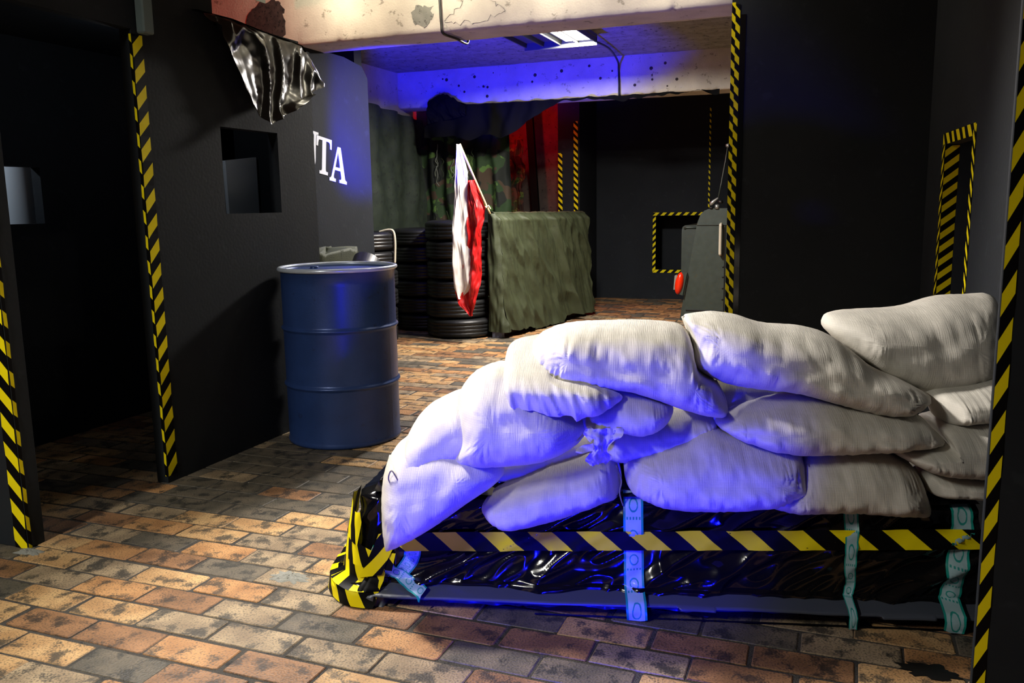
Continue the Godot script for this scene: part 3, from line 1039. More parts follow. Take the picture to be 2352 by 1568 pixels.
	tag(val, "black cloth hanging below the rear beam", "cloth")
	var n4 := noise(1.4, 35, 3)
	put(sheet(120, 26, func(u: float, v: float):
		var x := lerpf(-3.9, -1.0, u)
		var top := 2.147 + 0.012 * n4.get_noise_1d(x * 3) + 0.05 * exp(-pow((x + 3.62) / 0.16, 2)) - 0.24 * exp(-pow((x + 4.0) / 0.22, 2))
		var bot := 1.83 + 0.05 * n4.get_noise_1d(x * 2 + 7) + smoothstep(-3.1, -2.4, x) * 0.29
		var y := lerpf(bot, top, v)
		return Vector3(x, y, 0.025 + 0.025 * sin(x * 25 + n4.get_noise_2d(x, y) * 3)), Vector3(0, 0, -0.004), true), "cloth", M.dark_cloth, val)
	put(sheet(60, 24, func(u: float, v: float):
		var x := lerpf(-3.84, -3.42, u)
		var k := 1.0 - pow(absf(u * 2.0 - 0.75) / 1.25, 2.0)
		var y := lerpf(2.04 - 0.06 * (1.0 - u), 2.14 + 0.12 * maxf(k, 0.0) * maxf(k, 0.0) + 0.02 * n4.get_noise_1d(x * 9.0), v)
		return Vector3(x, y, 0.045 + 0.03 * sin(v * PI) + 0.025 * n4.get_noise_2d(x * 8.0 + y * 5.0, y * 6.0)), Vector3(0, 0, -0.006), true), "gathered_fold", M.dark_cloth, val)


# ------------------------------------------------------------------ wrapped pallet
# outline of the foot of the pallet in its own axes: x along the front, y here = depth away from the front
func pal_path(a: float) -> Array:       # [point, inward normal]
	var R := 0.2
	if a >= 0.0:
		return [Vector2(a, 0), Vector2(0, 1)]
	var arc := R * PI / 2
	if a > -arc:
		var w := -a / R
		var out := Vector2(-sin(w), -cos(w))
		return [Vector2(0, R) + out * R, -out]
	return [Vector2(-R, R + (-a - arc)), Vector2(1, 0)]


# how far the wrapping leans in at height h
func pal_lean(h: float) -> float:
	if h < 0.06:
		return 0.075
	if h < 0.30:
		return lerpf(0.082, 0.13, (h - 0.06) / 0.24)
	return 0.13 + 0.06 * smoothstep(0.30, 0.335, h)


var folds: FastNoiseLite
var crumple: FastNoiseLite


func film_bump(a: float, h: float) -> float:
	var amp := 0.35 if a < 0.02 else 1.0
	# long creases slanting down to the left, tighter crumples low on the sheet
	var q := a * 0.8 + h * 0.7
	var p := h * 1.0 - a * 0.55
	var c1 := folds.get_noise_2d(p * 5.5, q * 1.3)
	var c2 := crumple.get_noise_2d(p * 11.0 + 5.0, q * 4.5)
	var r1 := 1.0 - absf(c1) * 2.2
	var r2 := 1.0 - absf(c2) * 2.2
	return amp * (0.022 * maxf(r1, 0.0) + 0.008 * maxf(r2, 0.0))


# a point on the wrapping; off is metres proud of it
func pal(a: float, h: float, off := 0.0, lean := -1.0, bump := 1.0) -> Vector3:
	var n := pal_path(a)
	var inn := pal_lean(h) if lean < 0.0 else lean
	if a < 0.0 and lean < 0.0 and h < 0.06:
		inn = lerpf(0.075, 0.01, smoothstep(0.02, -0.12, a)) * (0.3 + 0.7 * h / 0.06)
	if a < 0.0 and lean < 0.0 and h >= 0.06:
		inn = lerpf(inn, inn * 1.0 - 0.03, smoothstep(0.0, -0.15, a))
	var d: float = inn - off - lerpf(0.016, film_bump(a, h), bump) * (1.0 if lean < 0.0 else 0.0)
	d = minf(d, 0.19) if a < 0.0 else d
	var q: Vector2 = n[0] + n[1] * d
	return Vector3(q.x, h, -q.y)


func build_pallet():
	folds = noise(1.0, 201, 1)
	crumple = noise(1.0, 202, 1)
	var o := base("wrapped_pallet", PALLET_AT, deg_to_rad(PALLET_TURN))
	tag(o, "low pallet wrapped in black film and banded with striped tape under the sandbags", "pallet")
	var A0 := -0.75
	var A1 := 1.70
	put(grid(420, 60, func(u: float, v: float):
		var a := lerpf(A0, A1, u)
		var h := 0.045 + 0.295 * v
		return pal(a, h), true), "plastic_film", M.film, o)
	# film over the top
	put(grid(80, 24, func(u: float, v: float):
		var s := lerpf(-0.05, A1, u)
		var t := lerpf(0.12, 1.0, v)
		return Vector3(s, 0.335 + 0.006 * folds.get_noise_2d(s * 8, t * 8) - 0.012 * (1.0 - smoothstep(0.0, 0.12, v)), -t), true), "film_top", M.film, o)
	put(slab(Vector3(0.0, 0.0, -1.0), Vector3(A1, 0.30, -0.16), 0.004), "core", M.wood, o)
	# grey plastic skirt round the foot
	var pr := [Vector2(-0.004, 0.0), Vector2(-0.002, 0.030), Vector2(0.004, 0.036), Vector2(0.02, 0.040), Vector2(0.055, 0.047), Vector2(0.085, 0.053)]
	var wav := noise(2.2, 205, 3)
	put(grid(300, pr.size() - 1, func(u: float, v: float):
		var a := lerpf(-0.12, A1, u)
		var k: Vector2 = pr[int(round(v * (pr.size() - 1)))]
		var wob := 0.006 * wav.get_noise_2d(a * 0.8, k.x * 8.0)
		var q := pal(a, k.y, 0.0, k.x - wob)
		q.y += 0.004 * wav.get_noise_2d(a * 1.0 + 9.0, k.y * 4.0) if k.y > 0.02 else 0.0
		return q, true), "skirt", M.skirt, o)
	# ragged flap of the film on the floor
	put(grid(140, 3, func(u: float, v: float):
		var a := lerpf(0.45, A1, u)
		var out := 0.014 * maxf(0.0, wav.get_noise_1d(a * 2.0))
		var q := pal(a, 0.0, 0.0, 0.01 - (out + 0.006) * v)
		q.y = 0.004 - 0.002 * v
		return q, false), "film_hem", M.film, o)
	# striped band along the front
	strip(o, M.tape, "hazard_tape", 170, func(u: float):
		var a := lerpf(0.035, A1, u)
		return [a, 0.150 + 0.033 * a, a, 0.205 + 0.033 * a], A1 / 0.147, 0.44, 0.004, 0.3)
	# layers of striped tape round the left corner
	var corner := [
		[-0.46, -0.06, -0.40, 0.19, 0.10, 0.02],
		[-0.40, 0.20, -0.30, 0.275, 0.10, 0.55],
		[-0.35, 0.14, -0.06, 0.16, 0.10, 0.2],
		[-0.34, 0.07, -0.03, 0.085, 0.09, 0.6],
		[-0.36, 0.005, -0.04, 0.01, 0.075, 0.1],
	]
	var bands := [
		# a0, h0 (lower edge) -> a1, h1, width, phase
		[-0.50, 0.015, -0.03, 0.0, 0.065, 0.0],
		[-0.47, 0.075, -0.02, 0.045, 0.062, 0.45],
		[-0.44, 0.135, 0.015, 0.095, 0.060, 0.2],
		[-0.40, 0.20, -0.13, 0.165, 0.10, 0.62],
		[-0.02, 0.085, 0.045, 0.215, -0.09, 0.35],
	]
	var layer := 0
	for b in bands:
		layer += 1
		strip(o, M.tape, "hazard_tape", 40, func(u: float):
			var a := lerpf(b[0], b[2], u)
			var h := lerpf(b[1], b[3], u)
			if b[4] < 0.0:
				return [a + 0.0, h, a - 0.085, h - 0.01]
			return [a, h, a + 0.012, h + b[4] + 0.012 * sin(u * 9.0 + layer)], absf(b[2] - b[0]) / 0.088, 0.6, 0.004 + 0.002 * layer, b[5])
	# clear printed packing tape, from the top over the skirt to the floor
	pack(o, [[0.735, 0.33], [0.735, 0.24], [0.737, 0.15], [0.738, 0.07], [0.745, 0.0]], 0.058, 0.058)
	pack(o, [[1.352, 0.31], [1.35, 0.24], [1.345, 0.15], [1.35, 0.1], [1.34, 0.06], [1.335, 0.0]], 0.04, 0.022)
	pack(o, [[1.655, 0.33], [1.65, 0.24], [1.635, 0.15], [1.625, 0.1], [1.615, 0.06], [1.60, 0.0]], 0.058, 0.055)
	pack(o, [[-0.085, 0.145], [-0.03, 0.115], [0.02, 0.085], [0.07, 0.055], [0.12, 0.03]], 0.05, 0.03)
	pack(o, [[0.075, 0.16], [0.07, 0.125], [0.045, 0.09]], 0.05, 0.045)


func strip(o: Node3D, m: Material, called: String, n: int, f: Callable, reps: float, shift: float, off: float, start := 0.0):
	put(grid(n, 5, func(u: float, v: float):
		var q: Array = f.call(u)
		return pal(lerpf(q[0], q[2], v), maxf(0.004, lerpf(q[1], q[3], v)), off + 0.006, -1.0, 0.25), true, Vector2(1, 1)), called, m, o)
	# uv by arc
	var mi: MeshInstance3D = o.get_child(o.get_child_count() - 1)
	var am: ArrayMesh = mi.mesh
	var ar := am.surface_get_arrays(0)
	var uv: PackedVector2Array = ar[Mesh.ARRAY_TEX_UV]
	for i in uv.size():
		uv[i] = Vector2(start + uv[i].x * reps + (uv[i].y - 1.0) * shift, uv[i].y)
	ar[Mesh.ARRAY_TEX_UV] = uv
	am.clear_surfaces()
	am.add_surface_from_arrays(Mesh.PRIMITIVE_TRIANGLES, ar)


func pack(o: Node3D, pts: Array, w0: float, w1: float):
	var p := []
	for q in pts:
		p.append(Vector2(q[0], q[1]))
	p = smooth_open(p, 8)
	var n := p.size() - 1
	put(grid(6, n, func(u: float, v: float):
		var i := int(round(v * n))
		var q: Vector2 = p[i]
		var t: Vector2 = (p[min(i + 1, n)] - p[max(i - 1, 0)]).normalized()
		var s := Vector2(-t.y, t.x)
		var w := lerpf(w0, w1, v)
		var c := q + s * (u - 0.5) * w
		var low := smoothstep(0.065, 0.0, c.y)
		var P := pal(c.x, maxf(c.y, 0.003), 0.007)
		if c.y < 0.065 and c.x > 0.0:
			if c.y < 0.02:
				P = pal(c.x, maxf(0.003, c.y * 1.95), 0.012, 0.0)
			else:
				var k := (c.y - 0.02) / 0.045
				P = pal(c.x, lerpf(0.047, 0.066, k), 0.006, lerpf(0.0, 0.085, k))
		return P + Vector3(0, 0, 0.0015 * sin(i * 1.3 + u * 5.0)), false, Vector2(1, 1.6)), "packing_tape", M.pack, o)


# ------------------------------------------------------------------ sandbags
func closed_curve(p: Array, n: int) -> PackedVector2Array:
	var dense := PackedVector2Array()
	var c := p.size()
	for i in c:
		for k in 16:
			dense.append(p[i].cubic_interpolate(p[(i + 1) % c], p[(i + c - 1) % c], p[(i + 2) % c], k / 16.0))
	var total := 0.0
	for i in dense.size():
		total += dense[i].distance_to(dense[(i + 1) % dense.size()])
	var out := PackedVector2Array()
	var step := total / n
	var run := 0.0
	var want := 0.0
	for i in dense.size():
		var a := dense[i]
		var b := dense[(i + 1) % dense.size()]
		var l := a.distance_to(b)
		while want <= run + l and out.size() < n:
			out.append(a.lerp(b, (want - run) / max(l, 1e-6)))
			want += step
		run += l
	return out


# a filled sack: outline of its broad side, swelling d to front and back, creased across its length
func sack_mesh(q: PackedVector2Array, d: float, crease: float, sd: int) -> ArrayMesh:
	var n := q.size()
	var c := Vector2.ZERO
	for v in q:
		c += v / n
	var xx := 0.0
	var yy := 0.0
	var xy := 0.0
	for v in q:
		var e := v - c
		xx += e.x * e.x
		yy += e.y * e.y
		xy += e.x * e.y
	var ang := 0.5 * atan2(2 * xy, xx - yy)
	var dir := Vector2(cos(ang), sin(ang))
	var per := Vector2(-dir.y, dir.x)
	var a0 := 1e9
	var a1 := -1e9
	var b0 := 1e9
	var b1 := -1e9
	for v in q:
		var e := v - c
		a0 = min(a0, e.dot(dir))
		a1 = max(a1, e.dot(dir))
		b0 = min(b0, e.dot(per))
		b1 = max(b1, e.dot(per))
	c += dir * (a0 + a1) / 2
	var seg: float = max(0.0, (a1 - a0) - (b1 - b0)) * 0.5
	var length: float = a1 - a0
	var n1 := noise(1.0, sd, 3)
	var n2 := noise(1.0, sd + 7, 2)
	var K := 22
	var pts := PackedVector3Array()
	for side in [1.0, -1.0]:
		for k in K + 1:
			var r := sin(float(k) / K * PI / 2)
			for i in n:
				var al := clampf((q[i] - c).dot(dir), -seg, seg)
				var an := c + dir * al
				var p := an.lerp(q[i], r)
				var e := p - c
				var u := e.dot(dir)
				var w := e.dot(per)
				var z: float = d * pow(1.0 - pow(r, 2.3), 0.52)
				# fuller belly, thinner towards the sewn ends
				var endf := clampf((length * 0.5 - absf(u)) / (length * 0.22), 0.0, 1.0)
				z *= 0.55 + 0.45 * sqrt(endf)
				var wr := n1.get_noise_2d(u * 42.0, w * 5.0 + side * 3.0)
				wr = (1.0 - absf(wr) * 2.2)
				var lump := n2.get_noise_2d(u * 7.0, w * 9.0 + side * 11.0)
				var mask := smoothstep(0.0, 0.35, r)
				z += (crease * (wr * 0.5) * mask * smoothstep(1.0, 0.9, r) + 0.010 * lump * smoothstep(1.0, 0.7, r))
				var rim := 1.0 + 0.010 * n1.get_noise_2d(u * 40.0, w * 40.0) * smoothstep(0.7, 1.0, r)
				p = c + (p - c) * rim
				pts.append(Vector3(p.x, p.y, side * z - 0.55 * (p.y - c.y)))
	var st := new_st()
	for p in pts:
		st.set_smooth_group(0)
		st.add_vertex(p)
	var half := n * (K + 1)
	for s in 2:
		for k in K:
			for i in n:
				var j := (i + 1) % n
				var a := s * half + k * n + i
				var b := s * half + k * n + j
				var e := a + n
				var f := b + n
				var quad := [a, f, e, a, b, f] if s == 0 else [a, e, f, a, f, b]
				for v in quad:
					st.add_index(v)
	return done(st)


func sack(key: String, label: String, group: String, crease := 0.012, seams := [], strings := []):
	var b: Array = BAGS[key]
	var t: float = b[0]
	var d: float = b[1]
	var raw: Array = b[2]
	var p := []
	var lo := Vector2(1e9, 1e9)
	var hi := Vector2(-1e9, -1e9)
	for i in range(0, raw.size(), 2):
		var v := Vector2(minf(raw[i], 1.775 + 0.19 * t), raw[i + 1])
		p.append(v)
		lo = lo.min(v)
		hi = hi.max(v)
	var org := Vector2((lo.x + hi.x) / 2, lo.y)
	var q := []
	for v in p:
		q.append(v - org)
	var cur := closed_curve(q, 120)
	if Geometry2D.is_polygon_clockwise(cur):
		cur.reverse()
	var turn := deg_to_rad(PALLET_TURN)
	var e := Vector3(cos(turn), 0, -sin(turn))
	var back := Vector3(-sin(turn), 0, -cos(turn))
	var o := base("sandbag", PALLET_AT + e * org.x + back * t + Vector3.UP * org.y, turn)
	tag(o, label, "sandbag", group)
	put(sack_mesh(cur, d, crease, key.hash() % 1000), "sack", M.sack, o)
	# sewn ends: rolled hem between two outline points
	for s in seams:
		var i0: int = s[0]
		var pts := []
		for k in s[1] + 1:
			var v: Vector2 = q[(i0 + k) % q.size()]
			pts.append(Vector3(v.x, v.y, 0.004 - 0.55 * (v.y - (hi.y - lo.y) * 0.5)))
		put(tube(smooth_open(pts, 5), 0.0055, 6), "sewn_hem", M.sack, o)
	for s in strings:
		var pts := []
		for v in s:
			pts.append(Vector3(v[0] - org.x, v[1] - org.y, v[2]))
		put(tube(smooth_open(pts, 6), 0.0022, 5), "tie_string", M.string, o)


func build_bags():
	var g := "sandbags stacked on the wrapped pallet"
	sack("b17", "white sandbag lying behind the lower left sacks", g)
	sack("b18", "white sandbag at the back of the stack seen through the middle gap", g)
	sack("b10", "white sandbag deep in the gap below the top row", g)
	sack("b11", "white sandbag in the middle gap with a torn rag end", g, 0.012, [], [[[0.93, 0.50, 0.12], [0.96, 0.47, 0.12], [0.99, 0.44, 0.11]]])
	sack("b16", "small part of a white sandbag at the foot of the right wall", g)
	sack("b15", "grey white sandbag against the right wall in the second layer", g, 0.014, [], [[[1.60, 0.49, 0.06], [1.615, 0.47, 0.09], [1.60, 0.445, 0.11], [1.61, 0.42, 0.11]]])
	sack("b8", "grey white sandbag under the upright top sack by the right wall", g)
	sack("b14", "greyish sandbag in the bottom layer ending at the right wall sacks", g, 0.012, [[6, 2]])
	sack("b13", "long white sandbag in the middle of the bottom layer with a frayed end", g, 0.018, [[7, 2]], [[[1.23, 0.43, 0.05], [1.255, 0.39, 0.07], [1.265, 0.355, 0.07], [1.22, 0.33, 0.09]]])
	sack("b12", "short white sandbag in the bottom layer next to the left corner sack", g, 0.010, [[4, 3]], [[[0.685, 0.41, 0.04], [0.70, 0.375, 0.07], [0.695, 0.34, 0.08], [0.705, 0.30, 0.08]]])
	sack("b1", "white sandbag slumping over the striped left corner of the pallet", g, 0.006, [[0, 3]], [[[0.045, 0.37, 0.09], [0.03, 0.40, 0.09], [0.04, 0.425, 0.09], [0.06, 0.40, 0.1]]])
	sack("b2", "rounded white sandbag second from the left end of the stack", g, 0.006)
	sack("b9", "long greyish sandbag in the second layer under the top row", g, 0.018, [[0, 1]])
	sack("b3", "plump white sandbag with a pointed tip below the loose cloth flap", g, 0.008, [], [[[0.19, 0.42, 0.03], [0.17, 0.425, 0.05], [0.16, 0.44, 0.06]]])
	sack("b4b", "white sandbag end poking out under the loose cloth flap", g, 0.008)
	sack("b5", "large white sandbag sagging at the left of the top row", g, 0.017, [[10, 2]], [[[0.91, 0.69, 0.06], [0.88, 0.68, 0.13], [0.86, 0.66, 0.15], [0.855, 0.63, 0.15]]])
	sack("b6", "large white sandbag in the middle of the top row with a sewn ear", g, 0.018, [[0, 3]])
	sack("b7", "plump lilac white sandbag at the right of the top row by the wall", g, 0.008, [[14, 2]], [[[1.47, 0.66, 0.1], [1.485, 0.62, 0.12], [1.50, 0.60, 0.13], [1.51, 0.63, 0.13]]])
	# loose cloth flap of an empty sack draped over the left sacks
	var turn := deg_to_rad(PALLET_TURN)
	var raw: Array = BAGS["flap"][2]
	var p := []
	for i in range(0, raw.size(), 2):
		p.append(Vector2(raw[i] - 0.5, raw[i + 1] - 0.57))
	var o := base("empty_sack", PALLET_AT + Vector3(cos(turn), 0, -sin(turn)) * 0.5 + Vector3(-sin(turn), 0, -cos(turn)) * 0.10 + Vector3.UP * 0.57, turn)
	tag(o, "empty white sack draped as a loose flap over the left sandbags", "sack")
	var cur := closed_curve(p, 120)
	if Geometry2D.is_polygon_clockwise(cur):
		cur.reverse()
	put(flap_mesh(cur), "cloth", M.sack, o)
	# torn rag hanging from the middle gap
	var rag := base("torn_rag", PALLET_AT + Vector3(cos(turn), 0, -sin(turn)) * 0.63 + Vector3(-sin(turn), 0, -cos(turn)) * 0.09 + Vector3.UP * 0.43, turn)
	tag(rag, "torn white rag hanging from the gap between the sandbags", "rag")
	var n := noise(14.0, 77, 2)
	put(sheet(14, 20, func(u: float, v: float):
		var w := lerpf(0.035, 0.045, v) + 0.016 * sin(v * 9.0)
		return Vector3((u - 0.5) * w * 2.0 * (1.0 - 0.35 * (1.0 - v)) + 0.02 * v, v * 0.115, 0.02 * n.get_noise_2d(u * 0.3, v * 0.3) + 0.035 * sin(v * 2.6) + 0.012 * sin(u * 6.0)), Vector3(0, 0, -0.003), true), "cloth", M.sack, rag)
	put(sheet(8, 10, func(u: float, v: float):
		return Vector3(-0.06 + 0.05 * u, 0.055 + 0.022 * (v - 0.5) * (0.4 + u) + 0.012 * u, 0.05 + 0.012 * sin(u * 5.0 + v * 3.0)), Vector3(0, 0, -0.003), true), "torn_strip", M.sack, rag)


func flap_mesh(q: PackedVector2Array) -> ArrayMesh:
	var n := q.size()
	var n1 := noise(1.0, 321, 2)
	var K := 18
	var st := new_st()
	for side in [1.0, -1.0]:
		for k in K + 1:
			var r := float(k) / K
			for i in n:
				var cx := clampf(q[i].x, -0.1, 0.12)
				var an := Vector2(cx, lerpf(0.13, 0.06, (cx + 0.1) / 0.22))
				var p := an.lerp(q[i], r)
				var fold := n1.get_noise_2d(p.x * 16.0 + p.y * 6.0, p.y * 4.0)
				var z: float = 0.035 * (1.0 - r * r) + 0.010 * (1.0 - absf(fold) * 2.4) * smoothstep(0.14, 0.05, p.y)
				# drops forward at the lower hem, falls back over the top
				z += 0.05 * smoothstep(0.11, 0.0, p.y) - 0.30 * smoothstep(0.07, 0.22, p.y)
				z += -0.05 * smoothstep(0.10, 0.2, p.x)
				st.set_smooth_group(0)
				st.add_vertex(Vector3(p.x, p.y, z + side * 0.0025))
	var half := n * (K + 1)
	for s in 2:
		for k in K:
			for i in n:
				var j := (i + 1) % n
				var a := s * half + k * n + i
				var b := s * half + k * n + j
				var quad := [a, b + n, a + n, a, b, b + n] if s == 0 else [a, a + n, b + n, a, b + n, b]
				for v in quad:
					st.add_index(v)
	return done(st)


# ------------------------------------------------------------------ drum
func build_drum():
	var o := base("steel_drum", Vector3(-2.355, 0, -3.725))
	tag(o, "blue steel drum with rolled hoops beside the black left wall", "drum")
	var H := 0.885
	var prof := [Vector2(0.276, 0.0), Vector2(0.286, 0.002), Vector2(0.289, 0.012), Vector2(0.286, 0.022), Vector2(0.284, 0.03)]
	var add_hoop := func(y: float):
		for k in 9:
			var w := -1.0 + 2.0 * k / 8.0
			prof.append(Vector2(0.284 + 0.011 * exp(-w * w * 4.0), y + w * 0.018))
	add_hoop.call(0.30)
	add_hoop.call(0.585)
	prof.append_array([Vector2(0.284, 0.80), Vector2(0.284, H - 0.022), Vector2(0.287, H - 0.02)])
	put(lathe(prof, 96), "barrel", M.drum, o)
	# rolled rim and the lid a little below it
	var rim := []
	for k in 13:
		var w := TAU * k / 12.0
		rim.append(Vector2(0.289 + 0.011 * cos(w), H - 0.008 + 0.011 * sin(w)))
	put(lathe(rim, 96), "rim", M.rim, o)
	put(lathe([Vector2(0.282, H - 0.006), Vector2(0.279, H - 0.016), Vector2(0.27, H - 0.02), Vector2(0.001, H - 0.02)], 96), "lid", M.drum, o)
	var lid: Node3D = o.get_child(o.get_child_count() - 1)
	for s in [[0.17, 0.05, 0.034], [-0.18, -0.06, 0.022]]:
		put(lathe([Vector2(s[2], 0), Vector2(s[2], 0.01), Vector2(s[2] * 0.85, 0.012), Vector2(0.001, 0.012)], 24), "bung", M.drum, lid, Vector3(s[0], H - 0.02, s[1]))


# ------------------------------------------------------------------ tyres
func tyre(r: float, w: float) -> Node3D:
	var o := base("tyre", Vector3.ZERO)
	# outer tread with three grooves, bulging walls, open middle
	var tr := [Vector2(r - 0.022, 0.010), Vector2(r - 0.010, 0.018)]
	for k in 4:
		var y0 := lerpf(0.024, w - 0.024, k / 4.0)
		var y1 := lerpf(0.024, w - 0.024, (k + 1) / 4.0)
		tr.append_array([Vector2(r, y0 + 0.004), Vector2(r, y1 - 0.004)])
		if k < 3:
			tr.append_array([Vector2(r - 0.004, y1 - 0.002), Vector2(r - 0.004, y1 + 0.002)])
	tr.append_array([Vector2(r - 0.010, w - 0.018), Vector2(r - 0.022, w - 0.010)])
	put(grid(96, tr.size() - 1, func(u: float, v: float):
		var k: Vector2 = tr[int(round(v * (tr.size() - 1)))]
		var notch := 0.0015 if int(u * 96) % 2 == 0 and k.x > r - 0.002 else 0.0
		return Vector3(cos(u * TAU) * (k.x - notch), k.y, sin(u * TAU) * (k.x - notch)), false), "tread", M.rubber, o)
	for s in [0, 1]:
		var pr := [Vector2(r - 0.022, 0.010), Vector2(r - 0.038, 0.003), Vector2(r - 0.07, 0.0), Vector2(r - 0.095, 0.004), Vector2(r - 0.115, 0.02), Vector2(r - 0.125, 0.03), Vector2(r - 0.115, 0.04), Vector2(r - 0.07, 0.02), Vector2(r - 0.03, 0.03), Vector2(r - 0.025, w / 2)]
		put(grid(64, pr.size() - 1, func(u: float, v: float):
			var k: Vector2 = pr[int(round(v * (pr.size() - 1)))]
			var y: float = k.y if s == 0 else w - k.y
			return Vector3(cos(u * TAU) * k.x, y, sin(u * TAU) * k.x), s == 0), "sidewall", M.rubber, o)
	return o


func build_tyres():
	var r := RandomNumberGenerator.new()
	r.seed = 31
	var stacks := [
		{"p": Vector3(-3.2, 0, -7.1), "r": 0.30, "w": 0.174, "n": 6, "l": "black tyre in the stack directly behind the flag"},
		{"p": Vector3(-3.72, 0, -7.41), "r": 0.285, "w": 0.161, "n": 6, "l": "black tyre in the middle stack between drum and flag"},
		{"p": Vector3(-3.80, 0, -6.42), "r": 0.285, "w": 0.161, "n": 6, "l": "black tyre in the half hidden stack nearest the left wall"},
	]
	for s in stacks:
		var proto: Node3D = null
		for k in s.n:
			var o: Node3D
			if k == 0 and s.r > 0.295:
				o = tyre(0.315, s.w)
			elif proto == null:
				o = tyre(s.r, s.w)
				proto = o
			else:
				o = proto.duplicate()
				o.name = numbered("tyre")
				add_child(o)
			o.position = s.p + Vector3(r.randf_range(-0.012, 0.012), s.w * k, r.randf_range(-0.012, 0.012))
			if k == 0 and s.r > 0.295:
				o.position += Vector3(0.02, 0, 0)
			o.rotation.y = r.randf() * TAU
			var which: String = ["lowest", "second lowest", "third lowest", "third highest", "second highest", "topmost"][k]
			tag(o, which + " " + s.l, "tyre", "tyres stacked before the camouflage curtain")


# ------------------------------------------------------------------ covered barricade
func build_barricade():
	# a tall board barrier under an olive cloth; its long face looks right
	var a := Vector3(-2.80, 0, -6.98)
	var b := Vector3(-2.50, 0, -8.80)
	var o := base("covered_barricade", a, atan2(-(b.z - a.z), b.x - a.x))
	tag(o, "tall barricade covered with a wrinkled olive tarp next to the flag", "barricade")
	var L := a.distance_to(b)
	# local x runs away from the entrance, local z faces right
	var n := noise(1.0, 401, 2)
	var face := func(u: float, v: float) -> Vector3:
		var x := u * L
		var h := v
		var hem := 0.03 + 0.05 * sin(x * 5.0 + 1.0) * 0.6 + 0.03 * n.get_noise_1d(x * 6.0)
		var y := lerpf(maxf(hem, 0.012), 1.10 - 0.02 * u, h)
		var ridge := 1.0 - absf(n.get_noise_2d((x + y * 0.55) * 2.6, (y - x * 0.3) * 0.9)) * 2.4
		var fine := 1.0 - absf(n.get_noise_2d((x + y * 0.5) * 7.0 + 7.0, y * 2.2)) * 2.2
		var out := 0.035 + 0.035 * maxf(ridge, 0.0) + 0.007 * fine + 0.008 * (1.0 - absf(n.get_noise_2d((x + y * 0.2) * 11.0, y * 1.1 + 4.0)) * 2.2)
		# the long diagonal fold
		var dx := x - (0.95 + (1.10 - y) * 0.42)
		out += 0.075 * exp(-pow(dx / 0.045, 2)) - 0.04 * exp(-pow((dx - 0.085) / 0.035, 2))
		var d2 := x - (0.45 + (1.05 - y) * 0.5)
		out += 0.045 * exp(-pow(d2 / 0.04, 2)) * smoothstep(0.35, 0.6, y)
		out += 0.07 * (1.0 - h) * (1.0 - h)
		out *= smoothstep(1.0, 0.94, h) * 0.85 + 0.15
		return Vector3(x, y, out)
	put(sheet(150, 90, func(u: float, v: float):
		return face.call(u, v), Vector3(0, 0, -0.004), true), "tarp_face", M.olive, o)
	put(sheet(20, 70, func(u: float, v: float):
		var p: Vector3 = face.call(0.0, v)
		var z := lerpf(p.z, -0.065, u)
		return Vector3(-0.03 * sin(u * PI) - 0.02 * n.get_noise_2d(z * 12.0, p.y * 3.0) - 0.03 * (1.0 - v) * (0.5 + 0.5 * sin(u * 9.0)), p.y, z), Vector3(0.004, 0, 0), true), "tarp_end", M.olive, o)
	put(sheet(100, 10, func(u: float, v: float):
		var p: Vector3 = face.call(u, 1.0)
		var z := lerpf(p.z, -0.065, v)
		return Vector3(p.x, p.y + 0.012 * sin(v * PI) + 0.006 * n.get_noise_2d(p.x * 9.0, z * 9.0), z), Vector3(0, -0.004, 0), true), "tarp_top", M.olive, o)
	put(slab(Vector3(0.02, 0.0, -0.05), Vector3(L - 0.02, 1.04, 0.0), 0.004), "board", M.wood, o)
	put(box_mesh(Vector3(0.0, 0.06, 0.02), Vector3(0.05, 0.12, 0.10), 0.004), "foot_block", plain(Color(0.33, 0.34, 0.4), 0.6), o)


